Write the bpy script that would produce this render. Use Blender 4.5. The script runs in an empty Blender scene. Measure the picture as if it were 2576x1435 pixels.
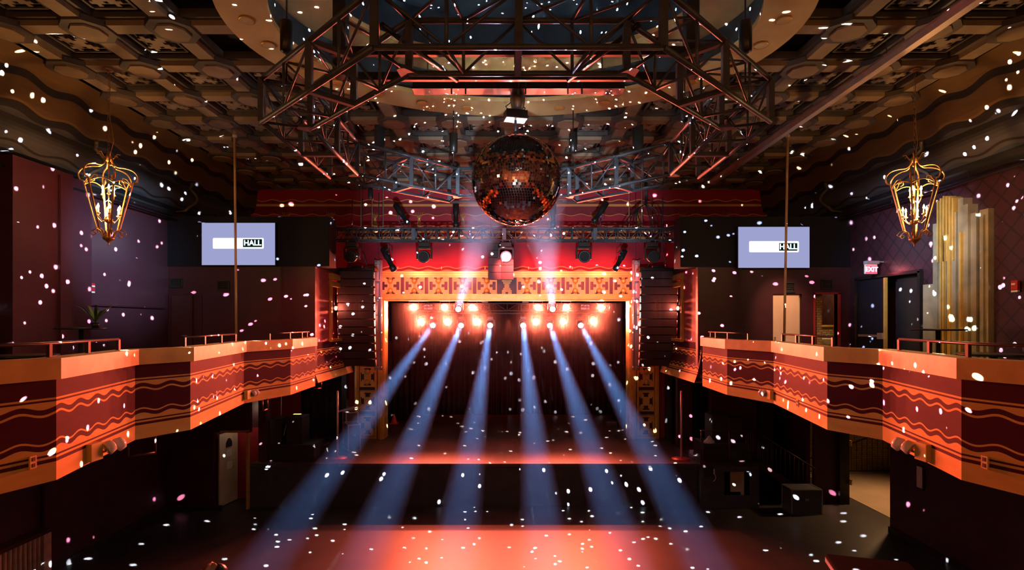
import bpy, math, random
from mathutils import Vector, Matrix
R = random.Random(7)
PI = math.pi
C = bpy.context.scene.collection
F, CX, HY, CZ = 1385.0, 1280.0, 815.0, 4.9      # focal length (px), principal point, camera height

def W(px, py, D):
    return Vector(((px-CX)/F*D, D, CZ+(HY-py)/F*D))

# ------------------------------------------------------------------ materials
def newmat(name):
    m = bpy.data.materials.new(name); m.use_nodes = True
    nt = m.node_tree; b = nt.nodes['Principled BSDF']
    return m, nt, b

def mat(name, col, rough=.6, metal=0., var=.25, scale=3., bump=0., spec=.5, detail=4.):
    m, nt, b = newmat(name)
    b.inputs['Roughness'].default_value = rough
    b.inputs['Metallic'].default_value = metal
    b.inputs['Specular IOR Level'].default_value = spec
    if var <= 0:
        b.inputs['Base Color'].default_value = (*col, 1); return m
    tc = nt.nodes.new('ShaderNodeTexCoord')
    n = nt.nodes.new('ShaderNodeTexNoise'); n.inputs['Scale'].default_value = scale; n.inputs['Detail'].default_value = detail
    nt.links.new(tc.outputs['Object'], n.inputs['Vector'])
    r = nt.nodes.new('ShaderNodeValToRGB')
    r.color_ramp.elements[0].position = .3; r.color_ramp.elements[1].position = .7
    r.color_ramp.elements[0].color = (*[c*(1-var) for c in col], 1)
    r.color_ramp.elements[1].color = (*[min(1, c*(1+var)) for c in col], 1)
    nt.links.new(n.outputs['Fac'], r.inputs['Fac']); nt.links.new(r.outputs['Color'], b.inputs['Base Color'])
    if bump:
        bp = nt.nodes.new('ShaderNodeBump'); bp.inputs['Strength'].default_value = bump; bp.inputs['Distance'].default_value = .02
        nt.links.new(n.outputs['Fac'], bp.inputs['Height']); nt.links.new(bp.outputs['Normal'], b.inputs['Normal'])
    return m

def emit(name, col, s, sample=False):
    m = bpy.data.materials.new(name); m.use_nodes = True; nt = m.node_tree
    nt.nodes.remove(nt.nodes['Principled BSDF'])
    e = nt.nodes.new('ShaderNodeEmission'); e.inputs['Color'].default_value = (*col, 1); e.inputs['Strength'].default_value = s
    nt.links.new(e.outputs[0], nt.nodes['Material Output'].inputs['Surface'])
    if not sample: m.cycles.emission_sampling = 'NONE'
    return m

def ramp_mat(name, stops, A, P, win, rough=.6, var=.2):
    """painted bands: u = length (m), v = height fraction; dark and gold with sine waved edges inside the window"""
    m, nt, b = newmat(name); b.inputs['Roughness'].default_value = rough; b.inputs['Specular IOR Level'].default_value = .15
    uv = nt.nodes.new('ShaderNodeUVMap'); sp = nt.nodes.new('ShaderNodeSeparateXYZ')
    nt.links.new(uv.outputs[0], sp.inputs[0])
    def M(op, a, c=None, d=None):
        n = nt.nodes.new('ShaderNodeMath'); n.operation = op
        for i, x in enumerate((a, c, d)):
            if x is None: continue
            if isinstance(x, (int, float)): n.inputs[i].default_value = x
            else: nt.links.new(x, n.inputs[i])
        return n.outputs[0]
    u, v = sp.outputs[0], sp.outputs[1]
    s = M('SINE', M('MULTIPLY', u, 2*PI/P))
    s = M('MULTIPLY', s, A)
    w = None
    for lo, hi in win:
        k = M('MULTIPLY', M('GREATER_THAN', v, lo), M('LESS_THAN', v, hi))
        w = k if w is None else M('ADD', w, k)
    vv = M('ADD', v, M('MULTIPLY', s, w)) if w is not None else v
    cr = nt.nodes.new('ShaderNodeValToRGB'); cr.color_ramp.interpolation = 'CONSTANT'
    el = cr.color_ramp.elements
    el[0].position = stops[0][0]; el[0].color = (*stops[0][1], 1)
    el[1].position = stops[1][0]; el[1].color = (*stops[1][1], 1)
    for p, c in stops[2:]:
        e = el.new(p); e.color = (*c, 1)
    nt.links.new(vv, cr.inputs[0])
    n = nt.nodes.new('ShaderNodeTexNoise'); n.inputs['Scale'].default_value = 5; n.inputs['Detail'].default_value = 5
    tc = nt.nodes.new('ShaderNodeTexCoord'); mp = nt.nodes.new('ShaderNodeMapping'); mp.inputs['Scale'].default_value = (1, .5, 2.5)
    nt.links.new(tc.outputs['Object'], mp.inputs[0]); nt.links.new(mp.outputs[0], n.inputs['Vector'])
    f = M('MULTIPLY_ADD', n.outputs['Fac'], 2*var, 1-var)
    mx = nt.nodes.new('ShaderNodeVectorMath'); mx.operation = 'SCALE'
    nt.links.new(cr.outputs['Color'], mx.inputs[0]); nt.links.new(f, mx.inputs['Scale'])
    nt.links.new(mx.outputs[0], b.inputs['Base Color'])
    bp = nt.nodes.new('ShaderNodeBump'); bp.inputs['Strength'].default_value = .25; bp.inputs['Distance'].default_value = .01
    nt.links.new(n.outputs['Fac'], bp.inputs['Height']); nt.links.new(bp.outputs[0], b.inputs['Normal'])
    return m

GOLD = (.75, .47, .13); MAR = (.075, .006, .014)
M_ = {}
M_['gold'] = mat('gold_paint', GOLD, .5, var=.15, scale=4, bump=.2)
M_['goldtrim'] = mat('gold_leaf_trim', (.72, .45, .10), .35, .3, var=.15, scale=6)
M_['maroon'] = mat('maroon_paint', (.050, .0085, .017), .45, var=.2, scale=1.5, bump=.1)
M_['redwall'] = mat('red_paint', (.33, .02, .035), .5, var=.15, scale=1.5, bump=.1)
M_['navy'] = mat('dark_navy_paint', (.010, .011, .020), .55, var=.2, scale=1.2, spec=.2)
M_['plum'] = mat('plum_wall_paint', (.065, .022, .034), .28, var=.15, scale=.8, bump=.05)
M_['black'] = mat('black_paint', (.018, .017, .018), .5, var=.2)
M_['blacksatin'] = mat('black_powder_coat', (.02, .018, .018), .32, .3, var=.1)
M_['steel'] = mat('dark_truss_metal', (.075, .092, .11), .42, .3, var=.15, scale=8)
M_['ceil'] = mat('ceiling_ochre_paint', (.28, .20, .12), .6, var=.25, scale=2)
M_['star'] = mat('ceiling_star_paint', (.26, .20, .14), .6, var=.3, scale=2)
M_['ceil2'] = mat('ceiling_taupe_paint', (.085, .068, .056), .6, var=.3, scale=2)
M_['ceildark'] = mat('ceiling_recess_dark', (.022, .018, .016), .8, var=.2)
M_['medal'] = mat('ceiling_medallion_paint', (.25, .17, .095), .55, var=.2, scale=3)
M_['ring'] = mat('ring_gold_plaster', (.72, .50, .22), .55, var=.1, scale=2)
M_['drum'] = mat('drum_blue_paint', (.035, .060, .085), .4, var=.35, scale=3)
M_['brass'] = mat('brass_tube', (.9, .62, .32), .35, .1, var=.05)
M_['iron'] = mat('gilded_iron', (.62, .38, .14), .38, .7, var=.2, scale=20)
M_['floor'] = mat('dance_floor_hardboard', (.042, .037, .036), .40, var=.22, scale=1.1, bump=.03, spec=.35)
M_['stagewood'] = mat('stage_floor_boards', (.06, .038, .032), .36, var=.35, scale=2.5, bump=.05)
def boards():
    m = M_['stagewood']; nt = m.node_tree; n = [x for x in nt.nodes if x.type == 'TEX_NOISE'][0]; tc = [x for x in nt.nodes if x.type == 'TEX_COORD'][0]
    mp = nt.nodes.new('ShaderNodeMapping'); mp.inputs['Scale'].default_value = (5, .35, 1); nt.links.new(tc.outputs['Object'], mp.inputs[0]); nt.links.new(mp.outputs[0], n.inputs['Vector'])
boards()
M_['drape'] = mat('black_velvet', (.014, .006, .009), .9, var=.3, scale=2)
M_['rail'] = mat('rail_paint', (.06, .03, .03), .35, .4, var=.1)
M_['green'] = mat('green_leather', (.16, .17, .07), .35, var=.2, scale=6)
M_['dark'] = mat('dark_tabletop', (.02, .02, .02), .3, var=.1)
M_['leaf'] = mat('palm_leaf', (.05, .12, .03), .5, var=.3)
M_['red'] = mat('red_plastic', (.5, .02, .03), .4, var=.05)
M_['white'] = mat('white_enamel', (.8, .78, .74), .3, var=.05)
M_['cream'] = mat('cream_door_paint', (.62, .54, .42), .45, var=.12, scale=3)
M_['salmon'] = mat('pale_door_paint', (.75, .52, .40), .45, var=.06)
M_['grey'] = mat('grey_metal', (.42, .44, .47), .35, .6, var=.1)
M_['blue'] = mat('blue_tape', (.03, .16, .6), .5, var=.1)
M_['lens'] = mat('lens_glass', (.03, .035, .04), .08, .2, var=0)
M_['case'] = mat('road_case_laminate', (.07, .075, .09), .4, var=.15)
M_['alu'] = mat('aluminium_edge', (.6, .6, .62), .3, .9, var=.1)
M_['baffle'] = mat('speaker_grille', (.028, .018, .022), .55, .2, var=.25, scale=60)
M_['cone'] = mat('cone_rubber', (.75, .12, .08), .5, var=.1)
M_['pinkpole'] = mat('pale_pole_paint', (.65, .5, .5), .35, .3, var=.08)
M_['panelgrey'] = mat('grey_sound_panel', (.05, .05, .056), .7, var=.25, scale=5)
M_['ribbed'] = mat('ribbed_enamel', (.55, .47, .42), .5, var=.25, scale=5)
M_['paper'] = mat('paper', (.75, .75, .78), .6, var=.1, scale=20)
M_['corrfloor'] = mat('corridor_floor', (.36, .27, .19), .35, var=.12, scale=1.2)
M_['skin'] = mat('skin', (.55, .32, .22), .5, var=.05)
M_['hair'] = mat('dark_hair', (.012, .009, .008), .3, var=.3, scale=40)
M_['hood'] = mat('tan_cotton', (.55, .36, .22), .8, var=.25, scale=14, bump=.4)
M_['jeans'] = mat('dark_denim', (.03, .04, .08), .8, var=.2)
M_['ceramic'] = mat('white_ceramic', (.85, .83, .78), .12, var=0)
M_['yellow'] = mat('yellow_plastic_box', (.62, .50, .10), .5, var=.1)

def brick_mat():
    m, nt, b = newmat('ochre_brick'); b.inputs['Roughness'].default_value = .8
    tc = nt.nodes.new('ShaderNodeTexCoord'); br = nt.nodes.new('ShaderNodeTexBrick')
    mp = nt.nodes.new('ShaderNodeMapping'); mp.inputs['Rotation'].default_value = (PI/2, 0, 0)
    br.inputs['Scale'].default_value = 4.; br.inputs['Color1'].default_value = (.42, .27, .12, 1); br.inputs['Color2'].default_value = (.30, .19, .09, 1)
    br.inputs['Mortar'].default_value = (.12, .09, .06, 1); br.inputs['Mortar Size'].default_value = .03
    nt.links.new(tc.outputs['Object'], mp.inputs[0]); nt.links.new(mp.outputs[0], br.inputs['Vector'])
    nt.links.new(br.outputs['Color'], b.inputs['Base Color']); return m
M_['brick'] = brick_mat()

def lattice_mat():
    m, nt, b = newmat('plum_wallpaper_with_diamonds'); b.inputs['Roughness'].default_value = .35
    tc = nt.nodes.new('ShaderNodeTexCoord'); sp = nt.nodes.new('ShaderNodeSeparateXYZ'); nt.links.new(tc.outputs['Object'], sp.inputs[0])
    def M(op, a, c=None):
        n = nt.nodes.new('ShaderNodeMath'); n.operation = op
        for i, x in enumerate((a, c)):
            if x is None: continue
            if isinstance(x, (int, float)): n.inputs[i].default_value = x
            else: nt.links.new(x, n.inputs[i])
        return n.outputs[0]
    y, z = sp.outputs[1], sp.outputs[2]
    a = M('ABSOLUTE', M('SUBTRACT', M('FRACT', M('MULTIPLY', M('ADD', y, z), 2.6)), .5))
    c = M('ABSOLUTE', M('SUBTRACT', M('FRACT', M('MULTIPLY', M('SUBTRACT', y, z), 2.6)), .5))
    k = M('MAXIMUM', M('LESS_THAN', a, .06), M('LESS_THAN', c, .06))
    mx = nt.nodes.new('ShaderNodeMix'); mx.data_type = 'RGBA'
    nt.links.new(k, mx.inputs[0]); mx.inputs[6].default_value = (.050, .017, .026, 1); mx.inputs[7].default_value = (.02, .009, .012, 1)
    nt.links.new(mx.outputs[2], b.inputs['Base Color']); return m
M_['lattice'] = lattice_mat()

st = [(0, GOLD), (.186, MAR), (.219, GOLD), (.243, MAR), (.262, GOLD), (.328, MAR), (.376, GOLD), (.395, MAR),
      (.655, GOLD), (.678, MAR), (.73, GOLD), (.778, MAR), (.797, GOLD), (.82, MAR)]
M_['parapet'] = ramp_mat('parapet_wave_painting', st, .022, .38, [(.295, .752)], .72, .22)
RW = (.36, .016, .034); OG = (.62, .26, .07); DR = (.20, .012, .02)
# proscenium wall above the frieze: height fraction over z 6.6 .. 9.2
st2 = [(0, OG), (.012, DR), (.045, OG), (.058, RW), (.36, DR), (.40, OG), (.44, DR), (.475, OG), (.505, RW), (.56, OG), (.568, RW),
       (.695, OG), (.703, DR), (.80, OG), (.828, DR), (.862, OG), (.872, RW)]
M_['wave_wall'] = ramp_mat('proscenium_wave_painting', st2, .011, .62, [(-1, .1), (.38, .46), (.5, .72), (.84, .9)], .5, .12)
# the cove along both side walls
BR = (.14, .078, .03); DB = (.02, .015, .014); GR = (.06, .055, .06); BL = (.035, .04, .052)
st3 = [(0, GR), (.10, BL), (.17, GR), (.20, DB), (.22, GR), (.50, DB), (.56, BR), (.58, (.10, .055, .025)), (.74, DB), (.80, BR)]
M_['cove'] = ramp_mat('cove_wave_painting', st3, .02, 1.05, [(.05, .95)], .6, .2)

# ------------------------------------------------------------------ mesh builder
class MB:
    def __init__(s): s.v = []; s.f = []; s.sm = []; s.mi = []; s.uv = {}; s.cur = 0
    def face(s, idx, smooth=False): s.f.append(tuple(idx)); s.sm.append(smooth); s.mi.append(s.cur)
    def add(s, vs, fs, smooth=False):
        o = len(s.v); s.v += [tuple(v) for v in vs]
        for f in fs: s.face([i+o for i in f], smooth)
        return s
    def box(s, c, d, M=None):
        x, y, z = d[0]/2, d[1]/2, d[2]/2
        vs = [Vector((i*x, j*y, k*z)) for k in (-1, 1) for j in (-1, 1) for i in (-1, 1)]
        if M is not None: vs = [M @ v for v in vs]
        c = Vector(c)
        return s.add([v+c for v in vs], [(0,2,3,1),(4,5,7,6),(0,1,5,4),(2,6,7,3),(0,4,6,2),(1,3,7,5)])
    def bx(s, x0, x1, y0, y1, z0, z1): return s.box(((x0+x1)/2, (y0+y1)/2, (z0+z1)/2), (abs(x1-x0), abs(y1-y0), abs(z1-z0)))
    def bar(s, p, q, w, h=None):
        p, q = Vector(p), Vector(q); d = q-p
        if d.length < 1e-6: return s
        M = d.to_track_quat('Z', 'Y').to_matrix()
        return s.box((p+q)/2, (w, h or w, d.length), M)
    def tube(s, pts, r, n=8, cap=True, closed=False):
        pts = [Vector(p) for p in pts]; N = len(pts); rs = r if isinstance(r, (list, tuple)) else [r]*N
        rings = []; up = None
        for i, p in enumerate(pts):
            if closed: t = pts[(i+1) % N]-pts[i-1]
            else: t = pts[min(i+1, N-1)]-pts[max(i-1, 0)]
            t.normalize()
            if up is None:
                a = Vector((0, 0, 1)) if abs(t.z) < .9 else Vector((1, 0, 0)); up = (a-t*a.dot(t)).normalized()
            else:
                up = up-t*up.dot(t); up = up.normalized() if up.length > 1e-5 else t.orthogonal().normalized()
            b = t.cross(up); o = len(s.v)
            for k in range(n):
                an = 2*PI*k/n; s.v.append(tuple(p+(up*math.cos(an)+b*math.sin(an))*rs[i]))
            rings.append(o)
        for i in range(N if closed else N-1):
            a, b = rings[i], rings[(i+1) % N]
            for k in range(n): s.face((a+k, a+(k+1) % n, b+(k+1) % n, b+k), True)
        if cap and not closed:
            s.face([rings[0]+k for k in range(n)][::-1]); s.face([rings[-1]+k for k in range(n)])
        return s
    def lathe(s, prof, n=16, M=None, smooth=True):
        o = len(s.v)
        for r, z in prof:
            for k in range(n):
                v = Vector((r*math.cos(2*PI*k/n), r*math.sin(2*PI*k/n), z)); s.v.append(tuple(M @ v if M is not None else v))
        for i in range(len(prof)-1):
            for k in range(n): s.face((o+i*n+k, o+i*n+(k+1) % n, o+(i+1)*n+(k+1) % n, o+(i+1)*n+k), smooth)
        s.face([o+k for k in range(n)][::-1]); s.face([o+(len(prof)-1)*n+k for k in range(n)])
        return s
    def prism(s, poly, z0, z1, M=None):
        n = len(poly); vs = [Vector((x, y, z)) for z in (z0, z1) for x, y in poly]
        if M is not None: vs = [M @ v for v in vs]
        return s.add(vs, [tuple(range(n))[::-1], tuple(range(n, 2*n))]+[(i, (i+1) % n, n+(i+1) % n, n+i) for i in range(n)])
    def build(s, name, m, parent=None, loc=(0, 0, 0), bevel=0):
        me = bpy.data.meshes.new(name); me.from_pydata(s.v, [], s.f)
        me.polygons.foreach_set('use_smooth', s.sm)
        ms = m if isinstance(m, (list, tuple)) else [m]
        for k in ms: me.materials.append(M_[k] if isinstance(k, str) else k)
        me.polygons.foreach_set('material_index', s.mi)
        if s.uv:
            l = me.uv_layers.new(name='UVMap')
            for p in me.polygons:
                for li, vi in zip(p.loop_indices, p.vertices):
                    l.data[li].uv = s.uv.get(vi, (0, 0))
        o = bpy.data.objects.new(name, me); C.objects.link(o); o.location = loc
        if parent is not None: o.parent = parent
        if bevel:
            bm = o.modifiers.new('b', 'BEVEL'); bm.width = bevel; bm.segments = 2; bm.limit_method = 'ANGLE'
        me.update(); return o

def frame(p, fwd, up=(0, 0, 1)):
    """4x4 with local -Z... local Y along fwd"""
    f = Vector(fwd).normalized(); u = Vector(up); r = f.cross(u).normalized(); u = r.cross(f)
    M = Matrix((r, f, u)).transposed().to_4x4(); M.translation = Vector(p); return M

def tag(o, label=None, cat=None, group=None, kind=None):
    if label: o['label'] = label
    if cat: o['category'] = cat
    if group: o['group'] = group
    if kind: o['kind'] = kind
    return o
def thing(name, label, cat, loc=(0, 0, 0), rot=None, group=None):
    o = bpy.data.objects.new(name, None); C.objects.link(o); o.location = loc; o.empty_display_size = .1
    if rot is not None: o.rotation_euler = rot
    return tag(o, label, cat, group)
def struct(o): o['kind'] = 'structure'; return o
KIDS = {}
def dup(root, loc=None, rot=None, label=None, group=None, scale=None):
    def cp(o, par):
        c = o.copy(); C.objects.link(c); c.parent = par
        for ch in list(o.children): cp(ch, c)
        return c
    r = cp(root, None)
    if loc is not None: r.location = loc
    if rot is not None: r.rotation_euler = rot
    if scale is not None: r.scale = scale
    if label: r['label'] = label
    if group: r['group'] = group
    return r
def light(kind, name, loc, energy, col=(1, 1, 1), target=None, angle=60, blend=.3, radius=.05, parent=None, size=None):
    l = bpy.data.lights.new(name, kind); l.energy = energy; l.color = col
    if kind == 'SPOT': l.spot_size = math.radians(angle); l.spot_blend = blend
    if kind == 'AREA': l.shape = 'RECTANGLE'; l.size, l.size_y = size
    else: l.shadow_soft_size = radius
    o = bpy.data.objects.new(name, l); C.objects.link(o); o.location = loc
    if target is not None:
        o.rotation_euler = (Vector(target)-Vector(loc)).to_track_quat('-Z', 'Y').to_euler()
    return o

CEIL = CZ+4.3; BF = 3.6      # ceiling height and balcony floor height
XO = .09                     # octagon / ring centre
# ================================================================== SHELL
# floor
b = MB().bx(-9.6, 9.6, -5, 24, -.1, 0); struct(b.build('floor', 'floor'))
b = MB().bx(9.62, 14, 9, 18.2, -.1, .002); struct(b.build('floor_corridor', 'corrfloor'))
b = MB().bx(7.2, 9.62, 11.2, 16.2, 0, .004)
# side walls upper (balcony level) and lower
b = MB()
b.bx(-8.9, -8.6, -5, 17.9, BF, 7.75); struct(b.build('wall_left', 'plum'))
b = MB().bx(-9.3, -9.0, -5, 14.5, 0, BF-.2); struct(b.build('wall_left_lower', 'maroon'))
b = MB().bx(-9.0, -8.955, -5, 14.5, 0, .12).bx(-9, -7.55, 14.42, 14.5, 0, .12); struct(b.build('baseboard_left', 'black'))
b = MB()
b.bx(8.6, 8.9, -5, 11.45, BF, 7.75); b.bx(8.6, 8.9, 13.5, 14.05, BF, 7.75); b.bx(8.6, 8.9, 14.05, 17.9, 6.36, 7.75); b.bx(9.4, 9.6, 14.05, 17, BF, 6.4); b.bx(8.6, 8.9, 11.45, 13.5, 5.97, 7.75)
b.bx(8.95, 9.0, 11.4, 13.55, BF, 6.0)
struct(b.build('wall_right', 'lattice'))
b = MB().bx(9.0, 9.3, -5, 13.0, 0, BF-.2); struct(b.build('wall_right_lower', 'maroon'))
b = MB().bx(8.955, 9.0, -5, 13.0, 0, .12); struct(b.build('baseboard_right', 'black'))
# back of house behind the camera
b = MB().bx(-9.3, 9.3, -5.3, -5, 0, CEIL); struct(b.build('wall_back', 'ceil'))
b = MB().bx(-4.35, 4.35, -5, .7, BF-.2, BF).bx(-4.35, 4.35, .7, .85, 3.4, 3.95); struct(b.build('floor_rear_balcony', 'maroon'))
# balcony slabs
for sx, nm in ((-1, 'left'), (1, 'right')):
    b = MB().bx(sx*5.15, sx*9.3, -5, 14.2, BF-.2, BF)
    struct(b.build('floor_balcony_'+nm, 'black'))

# parapets ---------------------------------------------------------
pts = [(-4.30, -5), (-4.62, 1.2), (-5.10, 2.8), (-4.34, 5.28), (-4.82, 7.1), (-4.50, 7.78), (-4.98, 10.35), (-4.60, 11.6), (-4.66, 13.25), (-4.95, 13.75)]
ZB, ZT, ZR = 3.40, 4.37, 4.57
def parapet(sx, name):
    P = [Vector((x*sx*-1 if sx > 0 else x, y, 0)) for x, y in pts]
    def off(d):  # offset towards the hall
        out = []
        for i, p in enumerate(P):
            t = (P[min(i+1, len(P)-1)]-P[max(i-1, 0)]).normalized(); n = Vector((t.y, -t.x, 0))
            if n.x*(-sx) < 0: n = -n
            out.append(p+n*d)
        return out
    b = MB(); u = 0
    A = off(0)
    for i in range(len(P)-1):
        L = (A[i+1]-A[i]).length; o = len(b.v)
        b.v += [(A[i].x, A[i].y, ZB), (A[i+1].x, A[i+1].y, ZB), (A[i+1].x, A[i+1].y, ZT), (A[i].x, A[i].y, ZT)]
        for k, (uu, vv) in enumerate(((u, 0), (u+L, 0), (u+L, 1), (u, 1))): b.uv[o+k] = (uu, vv)
        b.face((o, o+1, o+2, o+3) if sx > 0 else (o+3, o+2, o+1, o)); u += L
    B = off(-.18)
    b.cur = 1
    for i in range(len(P)-1):
        b.add([(A[i].x, A[i].y, BF-.02), (A[i+1].x, A[i+1].y, BF-.02), (5.2*sx, A[i+1].y, BF-.02), (5.2*sx, A[i].y, BF-.02)], [(0, 1, 2, 3)])
        b.add([(A[i].x, A[i].y, ZB), (A[i+1].x, A[i+1].y, ZB), (5.2*sx, A[i+1].y, ZB), (5.2*sx, A[i].y, ZB)], [(0, 1, 2, 3)])
        b.add([(B[i].x, B[i].y, ZB), (B[i+1].x, B[i+1].y, ZB), (B[i+1].x, B[i+1].y, ZT), (B[i].x, B[i].y, ZT)], [(0, 1, 2, 3)])
        b.add([(A[i].x, A[i].y, ZB), (A[i+1].x, A[i+1].y, ZB), (B[i+1].x, B[i+1].y, ZB), (B[i].x, B[i].y, ZB)], [(0, 1, 2, 3)])
    o = struct(b.build(name, ['parapet', 'black']))
    b = MB(); O = off(.05); I = off(-.22)
    for i in range(len(P)-1):
        q = [O[i], O[i+1], I[i+1], I[i]]
        b.add([(p.x, p.y, z) for z in (ZT, ZR) for p in q], [(3, 2, 1, 0), (4, 5, 6, 7), (0, 1, 5, 4), (2, 3, 7, 6), (1, 2, 6, 5), (3, 0, 4, 7)])
    c = b.build(name.replace('wall', 'trim')+'_cap', 'gold'); struct(c)
parapet(-1, 'wall_balcony_left'); parapet(1, 'wall_balcony_right')
def par_pt(sx, y, inset=.09):
    for i in range(len(pts)-1):
        (x0, y0), (x1, y1) = pts[i], pts[i+1]
        if y0 <= y <= y1:
            x = x0+(x1-x0)*(y-y0)/(y1-y0); return -sx*(x-inset) if sx > 0 else x-inset
# splayed walls beside the proscenium -------------------------------
for sx, nm in ((-1, 'left'), (1, 'right')):
    X = lambda v: sx*v-.05 if sx < 0 else v-.08
    b = MB()
    x0, x1 = X(4.92), X(5.12)
    b.bx(x0, x1, 14.06, 15.3, 4.42, 6.55)
    b.bx(x0, x1, 15.3, 16.6, 6.15, 6.55); b.bx(x0, x1, 16.6, 17.85, 4.42, 6.55)
    b.bx(X(5.14), X(5.28), 14.41, 17.85, 6.5, 7.7)
    b.bx(X(5.22), X(5.28), 15.2, 16.8, 4.3, 6.3)
    struct(b.build('wall_splay_'+nm, 'redwall'))
    b = MB()      # gold frame of the niche
    b.bx(X(4.86), X(4.93), 15.24, 15.36, 4.42, 6.3); b.bx(X(4.86), X(4.93), 16.54, 16.66, 4.42, 6.3)
    b.bx(X(4.84), X(4.94), 15.2, 16.7, 6.15, 6.3); b.bx(X(4.85), X(4.93), 15.2, 16.7, 5.95, 6.08); b.bx(X(4.82), X(4.95), 15.2, 16.7, 4.40, 4.48)
    struct(b.build('trim_niche_'+nm, 'goldtrim'))
    b = MB(); prof = [(4.42, 4.90), (4.2, 4.90), (3.9, 4.86), (3.65, 4.80), (3.42, 4.72)]; ys = [13.78, 14.6, 15.4, 16.2, 16.9]; prev = None
    Y = [13.78+.16*k for k in range(21)]
    for i in range(len(Y)-1):
        for j in range(len(prof)-1):
            o = len(b.v); 
            for (yy, (zz, xx)) in ((Y[i], prof[j]), (Y[i+1], prof[j]), (Y[i+1], prof[j+1]), (Y[i], prof[j+1])):
                b.uv[len(b.v)] = (yy, (zz-3.42)/1.0); 
                yb = yy if yy < 16.9 else 16.9
                b.v.append((X(xx), yb, zz))
            b.face((o, o+1, o+2, o+3), True)
    for zz, xx in [(4.42, 4.9)]:
        b.add([(X(4.9), 16.9, 4.42), (X(5.3), 17.5, 4.42), (X(5.1), 17.5, 3.42), (X(4.72), 16.9, 3.42)], [(0, 1, 2, 3)])
        b.add([(X(4.72), 13.78, 3.42), (X(4.72), 16.9, 3.42), (X(5.3), 17.5, 3.42), (X(5.3), 13.78, 3.42)], [(0, 1, 2, 3)])
    struct(b.build('wall_splay_band_'+nm, 'parapet'))
    # wall under the balcony end at stage level
    b = MB().bx(X(5.15), X(5.3), 17.6, 17.9, 1.16, 3.5); struct(b.build('wall_wing_'+nm, 'black'))

# TV walls: lower part with doors, upper dark box --------------------
def door_wall(x0, x1, y0, y1, z0, z1, holes):
    b = MB(); xs = x0
    for a, c, t in sorted(holes):
        b.bx(xs, a, y0, y1, z0, z1); b.bx(a, c, y0, y1, t, z1); xs = c
    b.bx(xs, x1, y0, y1, z0, z1); return b
YT = 13.9
struct(door_wall(-8.6, -4.89, YT, YT+.15, BF, 6.35, []).build('wall_tv_left', 'maroon'))
struct(door_wall(4.77, 8.6, YT, YT+.15, BF, 6.33, [(6.67, 7.40, 5.65), (7.72, 8.30, 5.65)]).build('wall_tv_right', 'maroon'))
b = MB().bx(-8.6, -4.52, YT-.03, 14.4, 6.35, 7.6); b.bx(-8.6, -8.1, 14.4, 14.5, 6.35, 7.6); struct(b.build('wall_tv_left_upper', 'navy'))
b = MB().bx(4.32, 8.6, YT-.03, 14.4, 6.33, 7.6); struct(b.build('wall_tv_right_upper', 'navy'))
b = MB().bx(-8.6, -4.92, 14.4, 17.9, 6.36, 6.5); struct(b.build('ceiling_side_left', 'black'))
b = MB().bx(4.77, 8.6, 14.4, 17.9, 6.36, 6.5); struct(b.build('ceiling_side_right', 'black'))

# rooms behind the right doors
b = MB().bx(7.6, 9.4, 15.6, 15.7, BF, 6.3); b.bx(6, 7.6, 16.8, 16.9, BF, 6.3); b.bx(7.52, 7.6, 14.05, 16.9, BF, 6.3); struct(b.build('wall_restroom', 'brick'))
b = MB().bx(7.72, 8.02, 14.10, 14.16, BF, 6.2); struct(b.build('wall_restroom_pier', 'brick'))
b = MB().bx(6.0, 6.05, 14.05, 16.9, BF, 6.3); b.bx(4.9, 9.4, 14.1, 17.0, BF-.1, BF); struct(b.build('floor_restroom', 'cream'))

# proscenium wall ----------------------------------------------------
YP = 18.0; SX0, SX1 = -4.03, 3.90; ZO = 5.68; SF = 1.16; PC = (SX0+SX1)/2
b = MB()
b.bx(-8.6, SX0-.95, YP+.05, YP+.35, 0, 9.3); b.bx(SX1+.95, 8.6, YP+.05, YP+.35, 0, 9.3)
struct(b.build('wall_proscenium_sides', 'redwall'))
struct(MB().bx(SX0-.97, SX1+.97, YP+.05, YP+.35, ZO+.05, 6.62).build('wall_proscenium_header', 'maroon'))
struct(MB().bx(SX0-.97, SX0-.05, YP+.05, YP+.35, SF, ZO+.05).build('wall_proscenium_left', 'maroon')); struct(MB().bx(SX1+.05, SX1+.97, YP+.05, YP+.35, SF, ZO+.05).build('wall_proscenium_right', 'maroon'))
b = MB(); Z0, Z1 = 6.6, 9.2; nn = 12
for k in range(nn):        # gently coved sounding wall above the frieze
    za, zb = Z0+(Z1-Z0)*k/nn, Z0+(Z1-Z0)*(k+1)/nn
    ya, yb = YP-.04-.35*(k/nn)**2, YP-.04-.35*((k+1)/nn)**2
    o = len(b.v); b.v += [(-8.4, ya, za), (8.4, ya, za), (8.4, yb, zb), (-8.4, yb, zb)]
    for i, (uu, vv) in enumerate(((-8.4, k/nn), (8.4, k/nn), (8.4, (k+1)/nn), (-8.4, (k+1)/nn))): b.uv[o+i] = (uu, vv)
    b.face((o, o+1, o+2, o+3), True)
struct(b.build('wall_front', 'wave_wall'))
# ornament mouldings of the wall: fountain motifs
b = MB()
for k in range(-6, 7):
    cx = PC+k*1.42
    for j in (-2, -1, 0, 1, 2):
        b.tube([(cx+j*.012, 17.86, 7.95), (cx+j*.03, 17.82, 8.1), (cx+j*.012, 17.8, 8.3), (cx+j*.07, 17.76, 8.5)], .008, 5)
    b.bx(cx-.71-.015, cx-.71+.015, 17.93, 17.96, 6.68, 6.76)
struct(b.build('trim_fountain_motifs', 'goldtrim'))

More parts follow.
